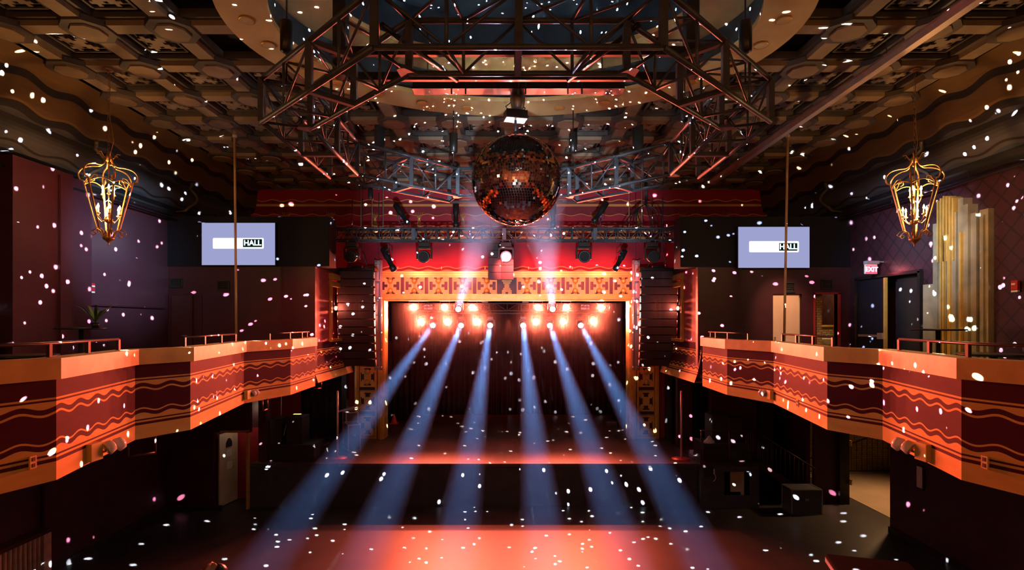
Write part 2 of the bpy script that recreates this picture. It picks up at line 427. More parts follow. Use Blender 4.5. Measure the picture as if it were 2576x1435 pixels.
# frieze and pilasters (pixel patterned gold plates) -----------------
def pix(b, rows, M, px, pz, th):
    """rows: '#' plate, '.' dark hole; M maps (x,z) plane"""
    H = len(rows)
    for j, r in enumerate(rows):
        i = 0
        while i < len(r):
            if r[i] == '#':
                k = i
                while k < len(r) and r[k] == '#': k += 1
                b.box(M @ Vector(((i+k)/2*px-len(r)/2*px, -th/2, (H-j-.5)*pz-H/2*pz)), ((k-i)*px, th, pz*1.001), M.to_3x3())
                i = k
            else: i += 1
CELL = ["##..........##", ]
FR = ["####..##..####",
      "#####.##.#####",
      "##############",
      "#..########..#",
      "#..########..#",
      "#....####....#",
      "#....####....#",
      "#..########..#",
      "#..########..#",
      "##############",
      "#####.##.#####",
      "####..##..####"]
SQ = ["##############",
      "####......####",
      "#####....#####",
      "#####....#####",
      "#.##########.#",
      "#...######...#",
      "#...######...#",
      "#...######...#",
      "#...######...#",
      "#.##########.#",
      "#####....#####",
      "#####....#####",
      "####......####",
      "##############"]
cw = .787
t = MB(); orn = MB()
x = PC-.21
cells = []
for s in (-1, 1):
    for k in range(5):
        cx = PC+s*(.21+.055+cw/2+k*cw); cells.append(cx)
        pix(t, FR, Matrix.Translation((cx, YP+.05, 6.14)), (cw-.11)/14, .54/12, .05)
        for z in (6.30, 5.98):
            orn.lathe([(.02, 0), (.075, .01), (.09, .05), (.06, .09), (.01, .10)], 12, Matrix.Translation((cx, YP, z)) @ Matrix.Rotation(PI/2, 4, 'X'))
        orn.tube([(cx-.02, YP-.02, 6.22), (cx-.02, YP-.02, 6.06)], .008, 5); orn.tube([(cx+.02, YP-.02, 6.22), (cx+.02, YP-.02, 6.06)], .008, 5)
pix(t, ["###..###", "########", ".######.", "..####..", "..####..", ".######.", "########", "###..###"], Matrix.Translation((PC, YP+.05, 6.14)), .32/8, .54/8, .05)
struct(t.build('trim_frieze_plates', 'gold')); struct(orn.build('trim_frieze_rosettes', 'goldtrim'))
b = MB()
for z0, z1, d in ((6.41, 6.46, .10), (6.46, 6.53, .16), (6.53, 6.60, .22), (5.83, 5.87, .10), (5.76, 5.83, .16), (5.70, 5.76, .20), (5.64, 5.70, .14)):
    b.bx(SX0-.28, SX1+.28, YP+.05-d, YP+.05, z0, z1)
struct(b.build('trim_frieze_mouldings', 'goldtrim'))
b = MB(); tp = MB(); og = MB()
for s, xe in ((-1, SX0), (1, SX1)):
    for a, c, d in ((0, .06, .22), (.06, .13, .30), (.13, .20, .20), (.20, .24, .14), (.26, .32, .18)):
        b.bx(xe+s*a, xe+s*c, YP+.05-d, YP+.35, SF, ZO)
    for a, c, d in ((.86, .90, .14), (.90, .97, .2)):
        b.bx(xe+s*a, xe+s*c, YP+.05-d, YP+.1, SF, ZO)
    b.bx(xe+s*.3, xe+s*.96, YP-.1, YP+.05, SF, SF+.06)
    cx = xe+s*.59; z = SF+.40; k = 0
    while z < 5.4:
        pix(tp, SQ, Matrix.Translation((cx, YP+.05, z)), .52/14, .66/14, .05)
        if k == 2 or k == 4:
            for dz in (-.17, .17): og.lathe([(.02, 0), (.075, .01), (.09, .05), (.06, .09), (.01, .10)], 12, Matrix.Translation((cx, YP, z+dz)) @ Matrix.Rotation(PI/2, 4, 'X'))
        tp.bx(cx-.26, cx+.26, YP+.02, YP+.05, z+.345, z+.36); z += .80; k += 1
struct(b.build('trim_proscenium_jambs', 'goldtrim')); struct(tp.build('trim_pilaster_plates', 'gold')); struct(og.build('trim_pilaster_rosettes', 'goldtrim'))

# stage --------------------------------------------------------------
b = MB().bx(-6.9, 5.1, 14.7, 24, SF-.08, SF); struct(b.build('floor_stage', 'stagewood'))
b = MB().bx(-5.15, 5.05, 14.74, 14.84, 0, SF-.08); struct(b.build('wall_stage_front', mat('stage_front_cloth', (.03, .03, .033), .6)))
b = MB().bx(-6.95, -5.15, 14.70, 14.84, 0, SF-.08); b.bx(-6.95, -5.12, 14.66, 14.70, SF-.1, SF-.05); struct(b.build('wall_stage_front_panel', 'panelgrey'))
b = MB().bx(-9.3, 9.3, 24, 24.2, 0, 9.2); struct(b.build('wall_stage_back', 'black'))
b = MB().bx(-6.5, 6.5, 18.4, 24, 6.6, 6.7); struct(b.build('ceiling_stage', 'black')); struct(MB().bx(-6.6, -6.5, 18.35, 24, 0, 6.7).build('wall_stage_left', 'black')); struct(MB().bx(6.5, 6.6, 18.35, 24, 0, 6.7).build('wall_stage_right', 'black'))
def drape(name, x0, x1, y, z0, z1, label, amp=.07, per=.22, wav=0):
    b = MB(); n = int((x1-x0)/.035); o = None
    for i in range(n+1):
        x = x0+(x1-x0)*i/n; ph = x/per*2*PI; d = amp*(math.sin(ph)+.3*math.sin(ph*2.3+1))
        zb = z0+wav*max(0, math.sin(x*1.7)*math.sin(x*.9+1))
        b.v += [(x, y+d, zb), (x+.01*math.sin(ph), y+d*.6, (zb+z1)/2), (x, y+d*.4, z1)]
        if i:
            a = 3*(i-1); c = 3*i
            b.face((a, c, c+1, a+1), True); b.face((a+1, c+1, c+2, a+2), True)
    ob = b.build(name, 'drape'); ob.modifiers.new('s', 'SOLIDIFY').thickness = .01
    tag(ob, label, 'curtain'); return ob
drape('stage_backdrop', -6.3, 6.3, 22.6, SF+.02, 6.4, 'dark pleated backdrop curtain hanging across the rear of the stage', wav=.05)
drape('stage_leg_curtain', -5.9, -3.9, 21.4, SF+.02, 6.3, 'narrow black leg curtain at the side of the stage beside the pink traffic cone')
drape('stage_leg_curtain', 4.05, 5.9, 21.4, SF+.02, 6.3, 'narrow black leg curtain on the stage side away from the traffic cone')
drape('wing_curtain', -6.8, -5.35, 18.0, SF+.02, 3.6, 'black drape hanging behind the amplifier stack under the balcony', .05)
drape('wing_curtain', 5.1, 6.6, 17.9, SF+.02, 3.6, 'black drape hanging behind the speaker stack beside the stage railing', .05)

# ceiling ------------------------------------------------------------
PT = 1.2341; YC = 8.05
EA, EB, IA, IB = 4.12, 3.25, 3.45, 2.50
def inell(x, y, a, b_): return ((x-XO)/a)**2+((y-YC)/b_)**2 < 1
b1 = MB(); b2 = MB(); bm = MB(); bd = MB(); med = MB()
NX, Y0k, Y1k = 6, -8, 8
COF = ["..##......##..",
       "..##......##..",
       "######..######",
       "######..######",
       "..##########..",
       "..##########..",
       "....######....",
       "....######....",
       "..##########..",
       "..##########..",
       "######..######",
       "######..######",
       "..##......##..",
       "..##......##.."]
def seg_beam(bb, p, q, w, z0, z1):
    n = 6
    for i in range(n):
        a = p.lerp(q, i/n); c = p.lerp(q, (i+1)/n); m = (a+c)/2
        if inell(m.x, m.y, EA-.05, EB-.05): continue
        d = (c-a)
        if abs(d.x) > abs(d.y): bb.bx(a.x, c.x, a.y-w/2, a.y+w/2, z0, z1)
        else: bb.bx(a.x-w/2, a.x+w/2, a.y, c.y, z0, z1)
for i in range(-NX, NX+1):
    for j in range(Y0k, Y1k+1):
        x, y = XO*.3+i*PT, YC+j*PT
        if abs(i) <= NX and not inell(x, y, EA+.15, EB+.15):
            poly = [(x+.36*math.cos(PI/8+k*PI/4), y+.36*math.sin(PI/8+k*PI/4)) for k in range(8)]
            b2.prism(poly, CEIL-.03, CEIL+.06)
            poly = [(x+.24*math.cos(PI/8+k*PI/4), y+.24*math.sin(PI/8+k*PI/4)) for k in range(8)]
            med.prism(poly, CEIL-.06, CEIL)
        if i < NX: 
            seg_beam(b1, Vector((x, y, 0)), Vector((x+PT, y, 0)), .24, CEIL, CEIL+.1); seg_beam(b2, Vector((x, y, 0)), Vector((x+PT, y, 0)), .40, CEIL+.08, CEIL+.2)
        if j < Y1k:
            seg_beam(b1, Vector((x, y, 0)), Vector((x, y+PT, 0)), .24, CEIL, CEIL+.1); seg_beam(b2, Vector((x, y, 0)), Vector((x, y+PT, 0)), .40, CEIL+.08, CEIL+.2)
        if i < NX and j < Y1k:
            cx, cy = x+PT/2, y+PT/2
            if inell(cx, cy, EA+.35, EB+.35): continue
            # stepped frames and pixel star of the coffer
            for w, z, th in ((.60, CEIL+.14, .03), (.50, CEIL+.18, .03)):
                h = w/2
                for dx, dy, sx_, sy_ in ((0, h, w, .035), (0, -h, w, .035), (h, 0, .035, w), (-h, 0, .035, w)):
                    b2.box((cx+dx, cy+dy, z), (sx_, sy_, th))
            Mc = Matrix.Translation((cx, cy, CEIL+.16)) @ Matrix.Rotation(PI/2, 4, 'X')
            pix(bd, COF, Mc, .44/14, .44/14, .05)
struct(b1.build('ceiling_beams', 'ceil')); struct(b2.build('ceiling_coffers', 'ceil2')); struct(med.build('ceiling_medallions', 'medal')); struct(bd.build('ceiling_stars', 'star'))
# recessed dark slab above the coffers, with the oval opening
def ell(a, b_, z, n=96): return [(XO+a*math.cos(2*PI*k/n), YC+b_*math.sin(2*PI*k/n), z) for k in range(n)]
N = 96
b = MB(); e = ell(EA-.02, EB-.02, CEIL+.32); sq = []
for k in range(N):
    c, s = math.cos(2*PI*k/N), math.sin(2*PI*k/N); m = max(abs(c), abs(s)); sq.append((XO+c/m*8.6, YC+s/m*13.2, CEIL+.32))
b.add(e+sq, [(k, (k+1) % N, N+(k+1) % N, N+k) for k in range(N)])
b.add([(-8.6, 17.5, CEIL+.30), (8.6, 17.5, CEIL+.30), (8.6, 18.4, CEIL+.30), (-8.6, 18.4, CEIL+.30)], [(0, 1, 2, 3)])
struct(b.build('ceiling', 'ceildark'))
def ring(b, a0, c0, z0, a1, c1, z1, smooth=True):
    b.add(ell(a0, c0, z0)+ell(a1, c1, z1), [(k, (k+1) % N, N+(k+1) % N, N+k) for k in range(N)], smooth)
b = MB(); ring(b, EA, EB, CEIL+.34, EA, EB, CEIL-.04); ring(b, EA, EB, CEIL-.04, IA, IB, CEIL-.04, False); ring(b, IA, IB, CEIL-.04, IA, IB, CEIL+.04)
struct(b.build('ceiling_ring', 'ring'))
b = MB(); ring(b, IA+.1, IB+.1, CEIL+.04, IA, IB, CEIL+.04); ring(b, IA+.1, IB+.1, CEIL+.04, IA+.1, IB+.1, CEIL+.52); struct(b.build('ceiling_ring_drum', 'drum'))
b = MB(); ring(b, IA+.1, IB+.1, CEIL+.50, 2.75, 1.85, CEIL+.50, False); ring(b, 2.75, 1.85, CEIL+.5, 2.75, 1.85, CEIL+.58); struct(b.build('ceiling_ring_upper', 'ring'))
b = MB(); ring(b, 2.78, 1.88, CEIL+.58, 2.78, 1.88, CEIL+1.2); b.add(ell(2.78, 1.88, CEIL+1.2), [tuple(range(N))]); struct(b.build('ceiling_dome', 'drum'))
# recessed downlights
t = thing('recessed_downlight', 'round recessed downlight in the gold ring around the ceiling oval', 'ceiling light', group='downlights in the oval ceiling ring')
MB().lathe([(.085, .0), (.11, -.012), (.11, -.02), (.085, -.02)], 20).build('trim_ring', 'goldtrim', t); MB().lathe([(.084, -.004), (.084, -.018)], 20).build('lens', 'lens', t)
first = True
for k in range(26):
    an = 2*PI*(k+.5)/26; loc = (XO+(EA+IA)/2*math.cos(an), YC+(EB+IB)/2*math.sin(an), CEIL-.04)
    if first: t.location = loc; first = False
    else: dup(t, loc)
# coves along both sides ----------------------------------------------
for sx, nm in ((-1, 'left'), (1, 'right')):
    prof = [(7.65, 9.24), (8.02, 9.16), (8.06, 9.05)]
    prof += [(8.10+.25*(1-math.cos(t*PI/2/5)), 8.97-.55*math.sin(t*PI/2/5)) for t in range(1, 6)]
    prof += [(8.36-.16*math.sin(PI*t/8), 8.42-.60*t/8) for t in range(1, 9)]
    prof += [(8.62, 7.80), (8.62, 7.70)]
    b = MB(); L = [0]
    for i in range(1, len(prof)): L.append(L[-1]+math.dist(prof[i], prof[i-1]))
    for i in range(len(prof)-1):
        (xa, za), (xb, zb) = prof[i], prof[i+1]; va, vb = 1-L[i]/L[-1], 1-L[i+1]/L[-1]; o = len(b.v)
        b.v += [(sx*xa, -5, za), (sx*xa, 18.1, za), (sx*xb, 18.1, zb), (sx*xb, -5, zb)]
        for k, q in enumerate(((-5, va), (18.1, va), (18.1, vb), (-5, vb))): b.uv[o+k] = q
        b.face((o, o+1, o+2, o+3), True)
    struct(b.build('ceiling_cove_'+nm, 'cove'))
    b = MB()
    for y in (-2.2, 1.4, 5.2, 8.0, 10.9, 14.2):       # curved ribs across the lower cove
        q = [(sx*(x-.04), y+.25*math.sin(PI*min(1, (k)/9)), z) for k, (x, z) in enumerate(prof[5:17])]
        b.tube(q, .035, 8)
    struct(b.build('trim_cove_ribs_'+nm, 'ceil2'))
    b = MB().bx(sx*8.45, sx*8.62, -5, 13.9, 7.62, 7.70); b.tube([(sx*8.35, -5, 7.5), (sx*8.35, 13.9, 7.5)], .022, 8)
    for y in range(-4, 14, 2): b.tube([(sx*8.35, y, 7.5), (sx*8.35, y, 7.66)], .012, 6)
    struct(b.build('trim_pipe_rail_'+nm, 'blacksatin'))

# ================================================================== wall details
# left wall: pier, panels, doors
b = MB().bx(-8.62, -8.35, 10.35, 11.0, BF, 7.7); b.bx(-8.6, -8.2, 9.1, 10.36, BF, 7.7); struct(b.build('wall_left_pier', 'maroon'))
b = MB().bx(-8.56, -8.5, 11.15, 11.22, 5.1, 7.5); b.bx(-8.18, -8.14, 10.0, 10.03, BF, 7.6); b.bx(-8.58, -8.54, 11.2, 13.7, 5.27, 5.30); struct(b.build('trim_left_battens', 'maroon'))
for x0, x1 in ((-8.35, -7.95), ):
    pass
def vent(px0, px1, py0, py1, label):
    p, q = W(px0, py0, YT-.02), W(px1, py1, YT-.02)
    t = thing('wall_vent', label, 'vent', ((p.x+q.x)/2, YT, (p.z+q.z)/2)); w, h = q.x-p.x, p.z-q.z
    f = MB()
    for s in (-1, 1): f.box((s*w/2, -.02, 0), (.03, .04, h+.03)); f.box((0, -.02, s*h/2), (w, .04, .03))
    f.build('frame', 'black', t); g = MB()
    for k in range(5): g.box((0, -.012, -h/2+h*(k+.5)/5), (w-.03, .02, .012), Matrix.Rotation(.5, 3, 'X'))
    g.build('louvres', 'goldtrim' if '(brass' in label else 'black', t); MB().box((0, -.003, 0), (w, .006, h)).build('backing', 'ceildark', t)
vent(430, 458, 702, 723, 'small dark wall vent left of the brass louvred vent, below the left screen')
vent(548, 576, 708, 730, 'small vent with bright louvres beside the brass pole below the left screen')
vent(1975, 1998, 712, 735, 'dark vent above the pale lit door')
vent(2067, 2093, 705, 727, 'dark vent above the open restroom doorway')
def flush_door(x0, x1, top, label, n):
    t = tag(bpy.data.objects.new('door_%d' % n, None), None); C.objects.link(t); t.location = ((x0+x1)/2, YT, BF); t['kind'] = 'structure'; w = x1-x0; h = top-BF
    MB().box((0, -.015, h/2), (w, .03, h)).build('door_leaf', 'plum', t)
    f = MB()
    for s in (-1, 1): f.box((s*(w/2+.03), -.02, h/2), (.05, .045, h))
    f.box((0, -.02, h+.025), (w+.11, .045, .05)); f.build('door_frame', 'maroon', t)
    MB().tube([(w/2-.08, -.03, 1.0), (w/2-.08, -.07, 1.0), (w/2-.2, -.07, 1.0)], .012, 8).build('door_handle', 'alu', t)
flush_door(-8.5, -8.02, 5.62, '', 1); flush_door(-7.72, -6.95, 5.62, '', 2)
# right: pale open door leaf, doorway frames
t = bpy.data.objects.new('door_3', None); C.objects.link(t); t.location = (6.68, YT+.06, BF); t['kind'] = 'structure'
MB().box((.335, 0, 1.02), (.66, .04, 2.03)).build('door_leaf', 'salmon', t)
MB().tube([(.06, -.02, .95), (.06, -.06, .95), (.02, -.07, .95)], .012, 8).build('door_knob', 'alu', t)
MB().box((.70, .06, 1.02), (.03, .05, 2.03)).build('door_frame', 'cream', t)
f = MB().bx(7.68, 7.72, YT-.03, YT+.17, BF, 5.68).bx(8.30, 8.36, YT-.03, YT+.17, BF, 5.68).bx(7.68, 8.36, YT-.03, YT+.17, 5.65, 5.69)
struct(f.build('trim_restroom_frame', 'redwall'))
# sink and mirror
t = thing('pedestal_sink', 'white pedestal sink seen through the open restroom doorway', 'sink', (8.86, 15.2, BF))
MB().lathe([(.04, .72), (.16, .76), (.26, .86), (.27, .9), (.22, .9), (.1, .82)], 20).build('basin', 'ceramic', t)
MB().lathe([(.12, 0), (.07, .1), (.055, .5), (.08, .74)], 14).build('pedestal', 'ceramic', t)
MB().tube([(.02, .18, .9), (.02, .18, 1.0), (.02, .06, 1.02)], .012, 8).build('tap', 'alu', t)
t = thing('mirror', 'framed mirror on the restroom wall above the sink', 'mirror', (9.05, 15.58, 5.3))
MB().box((0, 0, 0), (.5, .02, .9)).build('glass', mat('mirror_glass', (.6, .6, .55), .05, 1, 0), t)
f = MB()
for s in (-1, 1): f.box((s*.26, -.01, 0), (.05, .04, .98)); f.box((0, -.01, s*.46), (.5, .04, .05))
f.build('frame', 'goldtrim', t)
# black double door on the right wall
t = bpy.data.objects.new('door_4', None); C.objects.link(t); t.location = (8.6, 12.5, BF); t['kind'] = 'structure'
MB().box((-.02, .48, 1.18), (.05, .98, 2.33)).build('door_leaf', 'navy', t)
MB().box((.2, -.5, 1.18), (.05, .9, 2.33)).build('door_leaf', 'black', t)
f = MB()
for y in (-1.05, 1.03): f.box((-.03, y, 1.2), (.1, .07, 2.4))
f.box((-.03, 0, 2.4), (.1, 2.15, .07)); f.build('door_frame', 'blacksatin', t)
MB().box((-.07, -.03, 1.18), (.05, .07, 2.33)).build('door_edge', 'goldtrim', t)
MB().box((-.12, .45, 1.02), (.06, .75, .05)).box((-.12, .06, 1.02), (.09, .12, .14)).build('panic_bar', 'alu', t)
# exit sign
t = thing('exit_sign', 'glowing red EXIT sign above the black double door', 'sign', (8.28, 12.6, 6.15), (0, 0, .12))
MB().box((0, 0, 0), (.30, .05, .22)).build('housing', 'white', t, bevel=.008)
MB().box((0, -.028, -.01), (.28, .006, .18)).build('face', emit('exit_face', (1, .06, .12), 2.2), t)
MB().box((.02, 0, .15), (.3, .12, .07)).build('bracket', 'grey', t)
MB().bar((.12, 0, .17), (.32, 0, .17), .03).build('arm', 'grey', t)
def text(name, s, size, m, parent, loc, rot=(PI/2, 0, 0), ext=.002, bold=0):
    c = bpy.data.curves.new(name, 'FONT'); c.body = s; c.size = size; c.extrude = ext; c.align_x = 'CENTER'; c.align_y = 'CENTER'; c.offset = bold
    o = bpy.data.objects.new(name, c); C.objects.link(o); o.parent = parent; o.location = loc; o.rotation_euler = rot
    o2 = bpy.data.objects.new(name, bpy.data.meshes.new_from_object(o)); o2.parent = parent; o2.location = loc; o2.rotation_euler = rot; C.objects.link(o2)
    o2.data.materials.clear(); o2.data.materials.append(m if not isinstance(m, str) else M_[m]); bpy.data.objects.remove(o); return o2
text('lettering', 'EXIT', .15, emit('exit_letters', (1, .75, .8), 5), t, (0, -.034, -.012), bold=.003)
# gilded stepped pilaster on the right wall
M_['gilt_column'] = mat('gilt_column_paint', (.40, .35, .22), .25, .35, var=.25, scale=3, bump=.1)
yy0, yy1 = 8.42*F/(2450-CX), 8.42*F/(2345-CX)
b = MB(); n = 8
hs = [2.28, 2.42, 2.30, 2.14, 2.02, 2.05, 2.12, 2.0]
hs = [2.02, 2.2, 2.34, 2.1, 2.42, 2.3, 2.12, 1.98]
for k in range(n):
    a = yy0+(yy1-yy0)*k/n; c = yy0+(yy1-yy0)*(k+1)/n; d = .13+.03*(k % 2)+.05*math.sin(PI*(k+.5)/n)
    b.bx(8.62, 8.6-d, a, c-.004, BF, CZ+hs[k])
struct(b.build('wall_right_pilaster', 'gilt_column'))
b = MB()
for k in range(6):
    y = yy0+(yy1-yy0)*(.40+.075*k); b.bx(8.6, 8.36, y, y+.03, 6.1 if k not in (1, 4) else BF, CZ+2.46-.03*abs(k-3))
for y in (yy0+.22, yy0+.62, yy0+.5): b.bx(8.6, 8.36, y, y+.035, BF, 6.6)
struct(b.build('trim_pilaster_fins', 'goldtrim'))
b = MB().bx(8.62, 8.50, 9.76, 9.94, BF, 6.95); b.bx(8.62, 8.46, 9.82, 9.86, BF, 6.85)
b.bx(8.62, 8.5, yy1+.02, yy1+.35, BF, 5.7)
struct(b.build('wall_right_pilaster_base', 'gilt_column'))
# alarms
def alarm(loc, facing, label):
    t = thing('fire_alarm', label, 'fire alarm', loc, (0, 0, facing))
    MB().box((0, -.02, 0), (.12, .05, .16)).build('body', 'red', t, bevel=.006); MB().box((0, -.05, .02), (.07, .02, .03)).build('strobe_lens', 'white', t)
    MB().box((0, -.021, -.1), (.12, .04, .03)).build('label_plate', 'white', t)
alarm((-8.58, 11.3, 5.65), PI/2, 'red fire alarm strobe on the plum wall near the left lantern')
alarm((8.57, 8.6*F/(2562-CX), 5.55), -PI/2, 'red fire alarm strobe on the patterned wall at the far edge of the picture')

# TVs ------------------------------------------------------------------
M_['screen'] = emit('screen_lavender', (.36, .38, .66), .95, True); M_['screenwhite'] = emit('screen_white', (1, 1, 1), 1.3); M_['screenblack'] = emit('screen_black', (.0, .012, .01), 1)
def rrect(w, h, r, n=6):
    p = []
    for cx, cy, a0 in ((w/2-r, h/2-r, 0), (-w/2+r, h/2-r, PI/2), (-w/2+r, -h/2+r, PI), (w/2-r, -h/2+r, 3*PI/2)):
        for k in range(n+1): p.append((cx+r*math.cos(a0+PI/2*k/n), cy+r*math.sin(a0+PI/2*k/n)))
    return p
def tv(x0, x1, y0, y1, bar, hall, label):
    p, q = W(x0, y0, YT-.16), W(x1, y1, YT-.16); w, h = q.x-p.x, p.z-q.z
    cx, cz = (p.x+q.x)/2, (p.z+q.z)/2
    t = thing('wall_screen', label, 'screen', (cx, YT-.10, cz))
    MB().box((0, 0, 0), (w+.03, .08, h+.03)).build('bezel', 'blacksatin', t)
    MB().box((0, -.045, 0), (w, .008, h)).build('display', 'screen', t)
    RX = Matrix.Rotation(PI/2, 4, 'X'); s = (YT-.16)/F
    a = ((bar[0]+bar[2])/2, (bar[1]+bar[3])/2); c = W(a[0], a[1], YT-.16)
    MB().prism(rrect((bar[2]-bar[0])*s, (bar[3]-bar[1])*s, .03), 0, .003, Matrix.Translation((c.x-cx, -.0495, c.z-cz)) @ RX).build('banner', 'screenwhite', t)
    a = ((hall[0]+hall[2])/2, (hall[1]+hall[3])/2); c = W(a[0], a[1], YT-.16)
    MB().prism(rrect((hall[2]-hall[0])*s, (hall[3]-hall[1])*s, .01), 0, .003, Matrix.Translation((c.x-cx, -.053, c.z-cz)) @ RX).build('word_box', 'screenblack', t)
    text('lettering', 'HALL', .185, 'screenwhite', t, (c.x-cx, -.0575, c.z-cz), ext=.001, bold=.006)
    MB().box((0, .065, 0), (.4, .05, .3)).build('wall_mount', 'black', t)
tv(507, 691, 561, 667, (535, 599, 663, 626), (611, 602, 659, 622), 'wall screen reading HALL, on the dark wall over the two plum doors')
tv(1858, 2037, 571, 674, (1885, 607, 2010, 635), (1960, 612, 2006, 631), 'wall screen reading HALL, on the dark wall over the pale lit door')

# brass poles -----------------------------------------------------------
def pole(px, py, px2, label, D=12.28):
    p = W(px, py, D); q = W(px2, 900, D); t = (p.z+.04-BF)/(p.z-q.z); bt = Vector((p.x+(q.x-p.x)*t, D, BF))
    th = thing('brass_pole', label, 'pole', bt)
    tp = Vector((p.x, D, CEIL))-bt
    MB().tube([(0, 0, 0), tp], .026, 12).build('tube', 'brass', th)
    MB().lathe([(.10, 0), (.10, .01), (.04, .03)], 16).build('floor_flange', 'brass', th)
    MB().tube([tp*.975, tp*.985], .045, 12).build('ceiling_collar', 'white', th)
pole(590, 331, 595, 'thin brass pole from ceiling to balcony, crossing the screen above the plum doors')
pole(1982, 331, 1972, 'thin brass pole from ceiling to balcony, crossing the screen above the pale door')
# long conduit rail on the ceiling
a, c = W(2440, -2, 6.9), W(1790, 440, 15.5)
a = Vector((5.78, 6.6, 8.85)); c = Vector((5.75, 15.4, 8.95))
t = thing('ceiling_track', 'long pale metal track hung below the ceiling, running towards the stage', 'ceiling track', (5.76, 11, 8.9))
MB().bx(-.06, .06, -7, 4.6, -.05, .05).bx(-.09, .09, -7, 4.6, .05, .06).build('track', mat('pale_track', (.5, .38, .34), .4, .3, .1), t)
h = MB()
for y in (-5, -2.6, -.2, 2.2, 4.4): h.tube([(0, y, .05), (0, y, .32)], .01, 6)
h.build('hanger_rods', 'steel', t)

# ================================================================== TRUSSES
def truss_seg(b, p0, p1, q0, q1, h, rc=.024, rb=.011, nb=4, ends=True):
    """box truss between inner edge p0-p1 and outer edge q0-q1 (bottom), height h"""
    p0, p1, q0, q1 = [Vector(v) for v in (p0, p1, q0, q1)]; up = Vector((0, 0, h))
    for a, c in ((p0, p1), (q0, q1)):
        b.tube([a, c], rc, 8); b.tube([a+up, c+up], rc, 8)
    for i in range(nb+1):
        t = i/nb; a, c = p0.lerp(p1, t), q0.lerp(q1, t)
        b.tube([a, c], rb*1.2, 6); b.tube([a+up, c+up], rb*1.2, 6); b.tube([a, a+up], rb*1.2, 6); b.tube([c, c+up], rb*1.2, 6)
        if i < nb:
            t2 = (i+1)/nb; a2, c2 = p0.lerp(p1, t2), q0.lerp(q1, t2)
            if i % 2:
                b.tube([a, a2+up], rb, 6); b.tube([c, c2+up], rb, 6)
            else:
                b.tube([a+up, a2], rb, 6); b.tube([c+up, c2], rb, 6)
            b.tube([a+up, c2+up], rb, 6)
    return b
OD = 8.12; OZ = CZ+2.5; ho = .53; ap, ip = 3.15, 2.62
t = thing('octagon_truss', 'black octagonal lighting truss hung below the oval ceiling opening around the mirror ball', 'truss', (XO, OD, OZ))
def octv(a, k): r = a/math.cos(PI/8); an = PI/8+k*PI/4; return Vector((r*math.cos(an), r*math.sin(an), 0))
for k in range(8):
    b = MB(); truss_seg(b, octv(ip, k), octv(ip, k+1), octv(ap, k), octv(ap, k+1), ho, .030, .014, 4)
    for e in (octv(ip, k), octv(ap, k)): b.bar(e, e+Vector((0, 0, ho)), .07)
    # gusset plates at the corner and mid splice
    i0, i1, o0, o1 = octv(ip, k), octv(ip, k+1), octv(ap, k), octv(ap, k+1)
    for tt in (.5,):
        for a_, b_ in ((i0.lerp(i1, tt), o0.lerp(o1, tt)),):
            for z in (0, ho): 
                b.bar(a_+Vector((0, 0, z)), b_+Vector((0, 0, z)), .06)
            b.bar(a_, a_+Vector((0, 0, ho)), .07); b.bar(b_, b_+Vector((0, 0, ho)), .07)
    d = (i1-i0).normalized()
    for s_, e_ in ((i0, o0), (i1, o1)):
        dd = d if s_ is i0 else -d
        e_ = s_.lerp(e_, .3); b.prism([(s_.x, s_.y), (e_.x, e_.y), ((e_+dd*.05).x, (e_+dd*.05).y), ((s_+dd*.12).x, (s_+dd*.12).y)][::1], -.02, .012)
    b.build('truss_section', 'steel', t)
# hanging chains of the octagon
for k in (0, 1, 2, 3, 4, 7):
    v = (octv(ip, k)+octv(ap, k))/2; MB().tube([v+Vector((0, 0, ho)), v+Vector((0, 0, 1.78))], .012, 6).lathe([(.03, .9), (.08, .93), (.08, 1.3), (.03, 1.33)], 10, Matrix.Translation(v)).build('hoist_chain', 'blacksatin', t)
# inner frame of the octagon: cross trusses that carry the beam
b = MB()
for yy in (-1.75, -1.1): b.bar((-2.15, yy, ho+.12), (2.15, yy, ho+.12), .06, .1)
for xx in (-2.2, 2.2): b.box((xx, -1.2, 1.1), (.16, .16, 1.0))
for xx in (-.62, .55): b.tube([(xx*2.2, -2.6, .5), (xx*1.2, -1.2, .56)], .03, 8)
b.build('inner_frame', 'blacksatin', t)
# dark hanging cylinders (down-hung fixtures behind the far truss)
for px, lab in ((932, 'small black cylinder light hanging under the octagon truss nearest the amplifier side'), (945, ''), (1605, '')):
    if not lab: continue
    p = W(px, 488, 11.3)
    tt = thing('hanging_downlight', lab, 'light', p); MB().lathe([(.05, -.12), (.055, -.1), (.055, .1), (.02, .13)], 14).build('housing', 'blacksatin', tt); MB().tube([(0, 0, .12), (0, 0, .42)], .008, 6).build('stem', 'steel', tt)
for px, lab in ((955, 'dark cloth chain bag hanging behind the octagon truss towards the road cases'), (1605, 'dark cloth chain bag hanging behind the octagon truss towards the cable bundle')):
    p = W(px, 345, 12.0); tt = thing('chain_bag', lab, 'bag', p); MB().lathe([(.03, -.42), (.10, -.38), (.12, -.1), (.11, .3), (.09, .38)], 14).build('bag', mat('dark_blue_cloth', (.02, .026, .034), .8), tt)
    MB().tube([(.07, 0, .36), (.01, 0, .6), (0, 0, CEIL+.2-p.z)], .01, 6).build('strap', 'steel', tt)
